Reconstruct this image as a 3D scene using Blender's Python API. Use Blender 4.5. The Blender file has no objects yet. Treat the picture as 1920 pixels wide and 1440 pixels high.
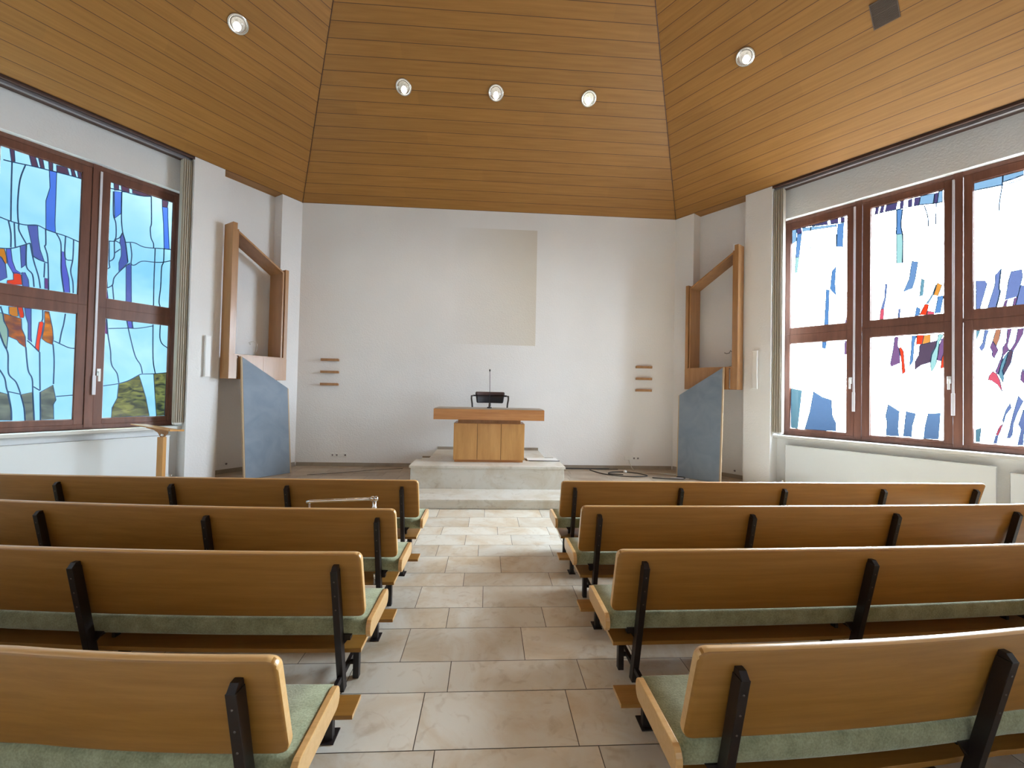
import bpy, bmesh, math, random
from mathutils import Vector, Matrix
random.seed(7)
R = math.radians
sc = bpy.context.scene
COL = sc.collection

# ------------------------------------------------------------------ camera
cam_d = bpy.data.cameras.new('camera')
cam = bpy.data.objects.new('camera', cam_d); COL.objects.link(cam)
cam_d.sensor_fit = 'HORIZONTAL'; cam_d.sensor_width = 36.0
cam_d.lens = 36.0 * 769.04 / 1920.0
cam_d.clip_start = 0.05; cam_d.clip_end = 300
yaw, pitch, roll = R(3.2386), R(1.0441), R(1.2023)
fw = Vector((math.sin(yaw), math.cos(yaw), 0)); rt = Vector((math.cos(yaw), -math.sin(yaw), 0)); up = Vector((0, 0, 1))
f2 = fw * math.cos(pitch) + up * math.sin(pitch); u2 = up * math.cos(pitch) - fw * math.sin(pitch)
r3 = rt * math.cos(roll) + u2 * math.sin(roll); u3 = u2 * math.cos(roll) - rt * math.sin(roll)
cam.matrix_world = Matrix(((r3.x, u3.x, -f2.x, 0), (r3.y, u3.y, -f2.y, 0), (r3.z, u3.z, -f2.z, 1.65), (0, 0, 0, 1)))
sc.camera = cam

# ------------------------------------------------------------------ view and sky
sc.view_settings.view_transform = 'Standard'; sc.view_settings.look = 'None'
sc.view_settings.gamma = 1.0; sc.view_settings.exposure = 1.0
sc.view_settings.use_curve_mapping = False
cy = sc.cycles
cy.use_denoising = True
cy.max_bounces = 12; cy.diffuse_bounces = 8; cy.transparent_max_bounces = 16; cy.glossy_bounces = 4
cy.sample_clamp_indirect = 20.0; cy.caustics_reflective = False; cy.caustics_refractive = False
SKY_BLUE = (0.36, 0.70, 1.0)     # shady side
SKY_SUN = (0.74, 0.87, 1.0)      # sunlit haze
SKY_BLUE_S, SKY_SUN_S = 0.66, 43.0
w = bpy.data.worlds.new('sky'); sc.world = w; w.use_nodes = True
nt = w.node_tree; nt.nodes.clear()
def N(t, **k):
    n = nt.nodes.new(t)
    for a, b in k.items(): setattr(n, a, b)
    return n
tc = N('ShaderNodeTexCoord'); dot = N('ShaderNodeVectorMath', operation='DOT_PRODUCT')
dot.inputs[1].default_value = Vector((0.90, 0.30, 0.30)).normalized()
nt.links.new(tc.outputs['Generated'], dot.inputs[0])
mr = N('ShaderNodeMapRange'); mr.interpolation_type = 'SMOOTHSTEP'
mr.inputs['From Min'].default_value = -0.25; mr.inputs['From Max'].default_value = 0.75
nt.links.new(dot.outputs['Value'], mr.inputs['Value'])
cl = N('ShaderNodeTexNoise'); cl.inputs['Scale'].default_value = 2.2; cl.inputs['Detail'].default_value = 5
nt.links.new(tc.outputs['Generated'], cl.inputs['Vector'])
cr = N('ShaderNodeValToRGB'); cr.color_ramp.elements[0].position = 0.42; cr.color_ramp.elements[1].position = 0.68
cr.color_ramp.elements[0].color = (*SKY_BLUE, 1); cr.color_ramp.elements[1].color = (0.72, 0.92, 1.0, 1)
nt.links.new(cl.outputs['Fac'], cr.inputs['Fac'])
b1 = N('ShaderNodeBackground'); b1.inputs['Strength'].default_value = SKY_BLUE_S
nt.links.new(cr.outputs['Color'], b1.inputs['Color'])
b2 = N('ShaderNodeBackground'); b2.inputs['Color'].default_value = (*SKY_SUN, 1); b2.inputs['Strength'].default_value = SKY_SUN_S
mx = N('ShaderNodeMixShader'); wo = N('ShaderNodeOutputWorld')
# hazy ground below the horizon on the sunlit side is darker than the sky
sz = N('ShaderNodeSeparateXYZ'); nt.links.new(tc.outputs['Generated'], sz.inputs[0])
gr = N('ShaderNodeMapRange'); gr.interpolation_type = 'SMOOTHSTEP'; gr.inputs['From Min'].default_value = -0.16; gr.inputs['From Max'].default_value = 0.04
gr.inputs['To Min'].default_value = SKY_SUN_S * 0.35; gr.inputs['To Max'].default_value = SKY_SUN_S
nt.links.new(sz.outputs['Z'], gr.inputs['Value']); nt.links.new(gr.outputs['Result'], b2.inputs['Strength'])
nt.links.new(mr.outputs['Result'], mx.inputs['Fac']); nt.links.new(b1.outputs[0], mx.inputs[1]); nt.links.new(b2.outputs[0], mx.inputs[2])
nt.links.new(mx.outputs[0], wo.inputs['Surface'])
w.cycles.sampling_method = 'MANUAL'; w.cycles.sample_map_resolution = 512

# ------------------------------------------------------------------ room frame (metres): side walls leave the back corners at 34 degrees
YB = 8.18; ZC = 5.255; H_CH = 0.13
A34 = R(34)
CORNER = {'L': Vector((-3.71, YB, 0)), 'R': Vector((3.767, YB, 0))}
ALONG = {'L': Vector((-math.sin(A34), -math.cos(A34), 0)), 'R': Vector((math.sin(A34), -math.cos(A34), 0))}
OUT = {'L': Vector((-math.cos(A34), math.sin(A34), 0)), 'R': Vector((math.cos(A34), math.sin(A34), 0))}
SIDE_LEN = 6.8
Y_MID = YB - SIDE_LEN * math.cos(A34)
Y_REAR = 2 * Y_MID - YB
def W(s, t, d, z):            # point on a side wall: t along it from the back corner, d outward, z up
    v = CORNER[s] + ALONG[s] * t + OUT[s] * d
    return Vector((v.x, v.y, z))
def WR(s, t, d, z):           # its mirror image behind the viewer
    v = W(s, t, d, z); return Vector((v.x, 2 * Y_MID - v.y, z))

# portals: the window openings, to guide daylight sampling (they give off nothing)
def portal(s, f, flip):
    l = bpy.data.lights.new('window_portal', 'AREA'); l.shape = 'RECTANGLE'; l.size = 3.2; l.size_y = 3.7; l.energy = 1.0
    l.cycles.is_portal = True
    o = bpy.data.objects.new('window_portal', l); COL.objects.link(o)
    c = f(s, 3.41, 0.52, 2.87); n = OUT[s].copy()
    if flip: n.y = -n.y
    o.matrix_world = Matrix.Translation(c) @ n.to_track_quat('Z', 'Y').to_matrix().to_4x4()
for s_ in 'LR':
    portal(s_, W, False)

# ------------------------------------------------------------------ materials
def mat(name, base, rough=0.6, metallic=0.0, spec=0.5, coat=0.0, emis=None, es=0.0):
    m = bpy.data.materials.new(name); m.use_nodes = True
    b = m.node_tree.nodes['Principled BSDF']
    b.inputs['Base Color'].default_value = (*base, 1); b.inputs['Roughness'].default_value = rough
    b.inputs['Metallic'].default_value = metallic; b.inputs['Specular IOR Level'].default_value = spec
    b.inputs['Coat Weight'].default_value = coat; b.inputs['Coat Roughness'].default_value = 0.15
    if emis: b.inputs['Emission Color'].default_value = (*emis, 1); b.inputs['Emission Strength'].default_value = es
    return m
def nodes(m):
    t = m.node_tree
    def n(ty, **k):
        x = t.nodes.new(ty)
        for a, b in k.items(): setattr(x, a, b)
        return x
    return t, n, t.nodes['Principled BSDF']
def ramp(t, n, src, c0, c1, p0=0.3, p1=0.7):
    r = n('ShaderNodeValToRGB'); r.color_ramp.elements[0].position = p0; r.color_ramp.elements[1].position = p1
    r.color_ramp.elements[0].color = (*c0, 1); r.color_ramp.elements[1].color = (*c1, 1)
    t.links.new(src, r.inputs['Fac']); return r.outputs['Color']
def bump(t, n, b, src, strength, dist):
    bp = n('ShaderNodeBump'); bp.inputs['Strength'].default_value = strength; bp.inputs['Distance'].default_value = dist
    t.links.new(src, bp.inputs['Height']); t.links.new(bp.outputs['Normal'], b.inputs['Normal'])
def wood(name, c0, c1, scale=(2, 40, 40), rough=0.35, coat=0.3, uv=False):
    m = mat(name, c0, rough, coat=coat); t, n, b = nodes(m)
    co = n('ShaderNodeTexCoord'); mp = n('ShaderNodeMapping'); mp.inputs['Scale'].default_value = scale
    t.links.new(co.outputs['UV' if uv else 'Object'], mp.inputs['Vector'])
    ns = n('ShaderNodeTexNoise'); ns.inputs['Scale'].default_value = 1.0; ns.inputs['Detail'].default_value = 6; ns.inputs['Roughness'].default_value = 0.65
    t.links.new(mp.outputs[0], ns.inputs['Vector'])
    t.links.new(ramp(t, n, ns.outputs['Fac'], c0, c1, 0.35, 0.66), b.inputs['Base Color'])
    bump(t, n, b, ns.outputs['Fac'], 0.05, 0.002)
    return m
M = {}
M['pew_wood'] = wood('beech_plywood_lacquered', (0.29, 0.130, 0.021), (0.365, 0.172, 0.033), (1.5, 30, 30), 0.42, 0.08)
M['pew_edge'] = wood('beech_plywood_edge', (0.62, 0.36, 0.13), (0.70, 0.43, 0.18), (3, 60, 60), 0.3, 0.5)
M['frame_wood'] = wood('cherry_toned_frame_wood', (0.32, 0.150, 0.048), (0.41, 0.205, 0.074), (12, 12, 1.2), 0.4, 0.2)
M['altar_wood'] = wood('oak_veneer_altar', (0.50, 0.245, 0.070), (0.62, 0.33, 0.11), (9, 9, 1.4), 0.38, 0.25)
M['altar_top_wood'] = wood('oak_veneer_horizontal_grain', (0.40, 0.155, 0.040), (0.52, 0.23, 0.07), (1.6, 20, 18), 0.35, 0.3)
M['window_wood'] = wood('red_brown_window_timber', (0.125, 0.045, 0.026), (0.19, 0.072, 0.042), (14, 14, 1.5), 0.45, 0.2)
M['panel_edge'] = mat('pale_chipboard_edge', (0.50, 0.36, 0.22), 0.7)
M['metal'] = mat('dark_brown_painted_steel', (0.014, 0.009, 0.009), 0.42, spec=0.5)
M['bolt'] = mat('dull_bolt_head', (0.12, 0.10, 0.09), 0.4, 0.6)
M['chrome'] = mat('chrome', (0.75, 0.74, 0.72), 0.18, 1.0)
M['white_plastic'] = mat('white_plastic', (0.78, 0.78, 0.76), 0.45)
M['white_rod'] = mat('white_lacquered_rod', (0.70, 0.68, 0.72), 0.4)
M['radiator'] = mat('white_radiator_enamel', (0.70, 0.72, 0.72), 0.35)
M['black'] = mat('black_plastic', (0.012, 0.012, 0.015), 0.4)
M['leather'] = mat('black_leather', (0.012, 0.010, 0.014), 0.5)
M['leather_rim'] = mat('dark_brown_leather_rim', (0.055, 0.028, 0.025), 0.45)
M['rubber'] = mat('dark_rubber_cable', (0.03, 0.028, 0.027), 0.6)
M['pale_cable'] = mat('pale_grey_cable', (0.55, 0.52, 0.46), 0.6)
M['dark_hole'] = mat('dark_socket_hole', (0.05, 0.045, 0.04), 0.8)
M['track_grey'] = mat('grey_aluminium_track', (0.30, 0.28, 0.29), 0.4, 0.5)
M['track_wood'] = mat('dark_stained_track_board', (0.085, 0.045, 0.035), 0.5)
M['vent_metal'] = mat('brown_vent_metal', (0.13, 0.085, 0.06), 0.5)
M['came'] = mat('lead_came', (0.04, 0.11, 0.24), 0.5, 0.0)  # blue glow of the bright panes is put into the lead colour

def plaster(name, c, patch=False):
    m = mat(name, c, 0.92, spec=0.2); t, n, b = nodes(m)
    co = n('ShaderNodeTexCoord')
    ns = n('ShaderNodeTexNoise'); ns.inputs['Scale'].default_value = 38; ns.inputs['Detail'].default_value = 4
    t.links.new(co.outputs['Object'], ns.inputs['Vector'])
    ns2 = n('ShaderNodeTexNoise'); ns2.inputs['Scale'].default_value = 0.9; ns2.inputs['Detail'].default_value = 2
    t.links.new(co.outputs['Object'], ns2.inputs['Vector'])
    col = ramp(t, n, ns2.outputs['Fac'], [x * 0.97 for x in c], [min(1, x * 1.02) for x in c])
    t.links.new(col, b.inputs['Base Color'])
    bump(t, n, b, ns.outputs['Fac'], 0.6, 0.008)
    return m
M['plaster'] = plaster('white_roughcast_plaster', (0.80, 0.795, 0.785))

def ceiling_mat():
    m = mat('ceiling_boards', (0.3, 0.16, 0.07), 0.5, coat=0.0); t, n, b = nodes(m)
    uv = n('ShaderNodeUVMap'); uv.uv_map = 'UVMap'
    sep = n('ShaderNodeSeparateXYZ'); t.links.new(uv.outputs[0], sep.inputs[0])
    dv = n('ShaderNodeMath', operation='DIVIDE'); dv.inputs[1].default_value = 0.2; t.links.new(sep.outputs['Y'], dv.inputs[0])
    fl = n('ShaderNodeMath', operation='FLOOR'); t.links.new(dv.outputs[0], fl.inputs[0])
    fr = n('ShaderNodeMath', operation='FRACT'); t.links.new(dv.outputs[0], fr.inputs[0])
    # random offset per board, boards about 3 m long
    wn = n('ShaderNodeTexWhiteNoise', noise_dimensions='1D'); t.links.new(fl.outputs[0], wn.inputs['W'])
    off = n('ShaderNodeMath', operation='MULTIPLY_ADD'); off.inputs[1].default_value = 7.3; t.links.new(wn.outputs['Value'], off.inputs[0]); t.links.new(sep.outputs['X'], off.inputs[2])
    lx = n('ShaderNodeMath', operation='DIVIDE'); lx.inputs[1].default_value = 3.1; t.links.new(off.outputs[0], lx.inputs[0])
    fx = n('ShaderNodeMath', operation='FLOOR'); t.links.new(lx.outputs[0], fx.inputs[0])
    cb = n('ShaderNodeCombineXYZ'); t.links.new(fl.outputs[0], cb.inputs['X']); t.links.new(fx.outputs[0], cb.inputs['Y'])
    w2 = n('ShaderNodeTexWhiteNoise', noise_dimensions='2D'); t.links.new(cb.outputs[0], w2.inputs['Vector'])
    mp = n('ShaderNodeMapping'); mp.inputs['Scale'].default_value = (1.3, 26, 1); t.links.new(uv.outputs[0], mp.inputs['Vector'])
    ns = n('ShaderNodeTexNoise'); ns.inputs['Scale'].default_value = 1; ns.inputs['Detail'].default_value = 6; t.links.new(mp.outputs[0], ns.inputs['Vector'])
    grain = ramp(t, n, ns.outputs['Fac'], (0.285, 0.124, 0.020), (0.362, 0.165, 0.032), 0.3, 0.7)
    hs = n('ShaderNodeHueSaturation'); t.links.new(grain, hs.inputs['Color'])
    vv = n('ShaderNodeMapRange'); vv.inputs['To Min'].default_value = 0.94; vv.inputs['To Max'].default_value = 1.06; t.links.new(w2.outputs['Value'], vv.inputs['Value'])
    t.links.new(vv.outputs[0], hs.inputs['Value'])
    g = n('ShaderNodeMath', operation='LESS_THAN'); g.inputs[1].default_value = 0.036; t.links.new(fr.outputs[0], g.inputs[0])
    mxc = n('ShaderNodeMixRGB'); mxc.inputs['Color2'].default_value = (0.085, 0.035, 0.012, 1)
    t.links.new(g.outputs[0], mxc.inputs['Fac']); t.links.new(hs.outputs[0], mxc.inputs['Color1'])
    t.links.new(mxc.outputs[0], b.inputs['Base Color'])
    inv = n('ShaderNodeMath', operation='SUBTRACT'); inv.inputs[0].default_value = 1.0; t.links.new(g.outputs[0], inv.inputs[1])
    bump(t, n, b, inv.outputs[0], 0.6, 0.01)
    return m
M['ceiling'] = ceiling_mat()

def stone(name, c0, c1, c2, tiles=False, rough=0.42):
    m = mat(name, c0, rough, spec=0.5); t, n, b = nodes(m)
    co = n('ShaderNodeTexCoord')
    vec = co.outputs['Object']
    if tiles:
        at = n('ShaderNodeAttribute'); at.attribute_name = 'tile_rnd'
        ad = n('ShaderNodeVectorMath', operation='MULTIPLY_ADD'); ad.inputs[1].default_value = (31, 17, 9)
        t.links.new(at.outputs['Color'], ad.inputs[0]); t.links.new(co.outputs['Object'], ad.inputs[2]); vec = ad.outputs[0]
    n1 = n('ShaderNodeTexNoise'); n1.inputs['Scale'].default_value = 1.9; n1.inputs['Detail'].default_value = 8; n1.inputs['Roughness'].default_value = 0.62
    n1.inputs['Distortion'].default_value = 0.9
    t.links.new(vec, n1.inputs['Vector'])
    n2 = n('ShaderNodeTexNoise'); n2.inputs['Scale'].default_value = 9; n2.inputs['Detail'].default_value = 6; n2.inputs['Distortion'].default_value = 1.5
    t.links.new(vec, n2.inputs['Vector'])
    a = ramp(t, n, n1.outputs['Fac'], c0, c1, 0.42, 0.66)
    f = n('ShaderNodeMapRange'); f.inputs['From Min'].default_value = 0.56; f.inputs['From Max'].default_value = 1.0; t.links.new(n2.outputs['Fac'], f.inputs['Value'])
    mxc = n('ShaderNodeMixRGB'); mxc.inputs['Color2'].default_value = (*c2, 1)
    t.links.new(f.outputs[0], mxc.inputs['Fac']); t.links.new(a, mxc.inputs['Color1'])
    out = mxc.outputs[0]
    if tiles:
        hs = n('ShaderNodeHueSaturation'); t.links.new(out, hs.inputs['Color'])
        sp = n('ShaderNodeSeparateXYZ'); t.links.new(at.outputs['Color'], sp.inputs[0])
        vv = n('ShaderNodeMapRange'); vv.inputs['To Min'].default_value = 0.88; vv.inputs['To Max'].default_value = 1.12; t.links.new(sp.outputs['Y'], vv.inputs['Value'])
        t.links.new(vv.outputs[0], hs.inputs['Value']); out = hs.outputs[0]
    t.links.new(out, b.inputs['Base Color'])
    t.links.new(n1.outputs['Fac'], b.inputs['Roughness']) if False else None
    bump(t, n, b, n2.outputs['Fac'], 0.06, 0.002)
    return m
M['tile'] = stone('limestone_tile', (0.72, 0.69, 0.60), (0.60, 0.49, 0.34), (0.42, 0.32, 0.20), True, 0.40)
M['tile_chancel'] = stone('brown_limestone_tile', (0.40, 0.33, 0.25), (0.30, 0.22, 0.15), (0.25, 0.19, 0.14), True, 0.38)
M['step_stone'] = stone('pale_limestone_step', (0.68, 0.66, 0.60), (0.57, 0.51, 0.41), (0.34, 0.28, 0.20), False, 0.45)
M['skirt_stone'] = stone('grey_brown_skirting_stone', (0.33, 0.28, 0.22), (0.28, 0.23, 0.18), (0.22, 0.18, 0.14), False, 0.5)
M['grout'] = mat('dark_grout', (0.16, 0.145, 0.125), 0.9)

def felt():
    m = mat('sage_green_felt', (0.22, 0.24, 0.15), 0.95, spec=0.1); t, n, b = nodes(m)
    co = n('ShaderNodeTexCoord'); ns = n('ShaderNodeTexNoise'); ns.inputs['Scale'].default_value = 130; ns.inputs['Detail'].default_value = 4
    t.links.new(co.outputs['Object'], ns.inputs['Vector'])
    n2 = n('ShaderNodeTexNoise'); n2.inputs['Scale'].default_value = 14; n2.inputs['Detail'].default_value = 4; t.links.new(co.outputs['Object'], n2.inputs['Vector'])
    ad = n('ShaderNodeMath', operation='ADD'); t.links.new(ns.outputs['Fac'], ad.inputs[0]); t.links.new(n2.outputs['Fac'], ad.inputs[1])
    hv = n('ShaderNodeMath', operation='MULTIPLY'); hv.inputs[1].default_value = 0.5; t.links.new(ad.outputs[0], hv.inputs[0])
    t.links.new(ramp(t, n, hv.outputs[0], (0.20, 0.215, 0.120), (0.375, 0.39, 0.245), 0.35, 0.65), b.inputs['Base Color'])
    b.inputs['Sheen Weight'].default_value = 0.4
    bump(t, n, b, ns.outputs['Fac'], 0.5, 0.004)
    return m
M['felt'] = felt()
def slate_board():
    m = mat('blue_grey_projection_board', (0.17, 0.20, 0.24), 0.6); t, n, b = nodes(m)
    co = n('ShaderNodeTexCoord'); ns = n('ShaderNodeTexNoise'); ns.inputs['Scale'].default_value = 3; ns.inputs['Detail'].default_value = 7; ns.inputs['Distortion'].default_value = 1.0
    t.links.new(co.outputs['Object'], ns.inputs['Vector'])
    t.links.new(ramp(t, n, ns.outputs['Fac'], (0.160, 0.205, 0.265), (0.215, 0.265, 0.325)), b.inputs['Base Color'])
    return m
M['slate'] = slate_board()
def blind_mat():
    m = mat('beige_blind_fabric', (0.44, 0.39, 0.31), 0.9); return m
M['blind'] = blind_mat()

def glass(name, tint, rough_mix=0.06, mottled=None):
    m = bpy.data.materials.new(name); m.use_nodes = True; t = m.node_tree; t.nodes.clear()
    o = t.nodes.new('ShaderNodeOutputMaterial'); tr = t.nodes.new('ShaderNodeBsdfTransparent'); gl = t.nodes.new('ShaderNodeBsdfGlossy')
    gl.inputs['Roughness'].default_value = 0.12; gl.inputs['Color'].default_value = (0.9, 0.9, 0.9, 1)
    tr.inputs['Color'].default_value = (*tint, 1)
    mx_ = t.nodes.new('ShaderNodeMixShader'); mx_.inputs['Fac'].default_value = rough_mix
    if mottled:
        co = t.nodes.new('ShaderNodeTexCoord'); mp = t.nodes.new('ShaderNodeMapping'); mp.inputs['Scale'].default_value = mottled[2]
        ns = t.nodes.new('ShaderNodeTexNoise'); ns.inputs['Scale'].default_value = 1; ns.inputs['Detail'].default_value = 3; ns.inputs['Distortion'].default_value = 1.2
        cr_ = t.nodes.new('ShaderNodeValToRGB'); cr_.color_ramp.elements[0].position = 0.36; cr_.color_ramp.elements[1].position = 0.66
        cr_.color_ramp.elements[0].color = (*mottled[0], 1); cr_.color_ramp.elements[1].color = (*mottled[1], 1)
        t.links.new(co.outputs['Object'], mp.inputs['Vector']); t.links.new(mp.outputs[0], ns.inputs['Vector'])
        t.links.new(ns.outputs['Fac'], cr_.inputs['Fac']); t.links.new(cr_.outputs['Color'], tr.inputs['Color'])
    t.links.new(tr.outputs[0], mx_.inputs[1]); t.links.new(gl.outputs[0], mx_.inputs[2]); t.links.new(mx_.outputs[0], o.inputs['Surface'])
    return m
# tints of single panes (light that gets through)
G = {
 'baseL': glass('pale_blue_window_glass', (0.62, 0.80, 0.88), mottled=((0.60, 0.82, 0.86), (0.86, 0.98, 0.96), (1.1, 1.1, 0.9))),
 'baseR': glass('clear_window_glass', (0.92, 0.94, 0.95)), 'rear': glass('clear_rear_glass', (0.9, 0.92, 0.92)),
 'blue': glass('cobalt_glass', (0.20, 0.27, 0.78)), 'navy': glass('grey_navy_glass', (0.26, 0.18, 0.44)),
 'indigo': glass('indigo_glass', (0.30, 0.18, 0.60)), 'smoke': glass('smoke_green_glass', (0.2, 0.22, 0.2), mottled=((0.20, 0.13, 0.10), (0.60, 0.36, 0.22), (3, 3, 7))),
 'orange': glass('orange_glass', (1.6, 0.30, 0.03)), 'red': glass('scarlet_glass', (1.9, 0.085, 0.03)),
 'plum': glass('plum_glass', (0.45, 0.09, 0.25)), 'umber': glass('umber_glass', (0.22, 0.07, 0.10)),
 'amberbrown': glass('brown_amber_glass', (0.4, 0.12, 0.05), mottled=((0.40, 0.07, 0.06), (1.3, 0.22, 0.03), (6, 6, 9))),
 'amber': glass('amber_glass', (0.9, 0.3, 0.05), mottled=((0.60, 0.10, 0.04), (1.6, 0.30, 0.025), (5, 5, 9))),
 'palegreen': glass('pale_green_glass', (0.75, 0.62, 0.42)),
 'olive': glass('olive_garden_view_glass', (0.25, 0.3, 0.1), mottled=((0.10, 0.065, 0.04), (0.70, 0.38, 0.09), (6, 6, 14))),  # green view outside the window is put into this glass colour
}
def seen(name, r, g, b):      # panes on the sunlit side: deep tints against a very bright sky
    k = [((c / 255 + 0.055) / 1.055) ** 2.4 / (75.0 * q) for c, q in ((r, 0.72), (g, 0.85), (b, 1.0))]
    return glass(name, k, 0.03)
for k_, nm_, c_ in (('deepblue', 'deep_blue_glass', (122, 164, 220)), ('blueR', 'sky_blue_glass', (105, 158, 225)), ('cyan', 'pale_cyan_glass', (178, 235, 238)), ('paleblue_shade', 'pale_blue_and_overhang_shade_glass', (150, 198, 240)),  # pale blue top-row pieces: roof overhang's shade put into the glass colour
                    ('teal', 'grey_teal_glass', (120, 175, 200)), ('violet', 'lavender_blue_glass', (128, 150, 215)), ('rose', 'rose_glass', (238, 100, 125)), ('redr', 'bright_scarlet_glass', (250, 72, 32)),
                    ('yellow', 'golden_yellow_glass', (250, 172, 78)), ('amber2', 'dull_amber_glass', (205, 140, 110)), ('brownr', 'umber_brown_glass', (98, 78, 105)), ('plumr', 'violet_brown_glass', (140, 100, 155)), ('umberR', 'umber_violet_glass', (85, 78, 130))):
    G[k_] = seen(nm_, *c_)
G['plumR'] = G['plumr']

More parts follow.
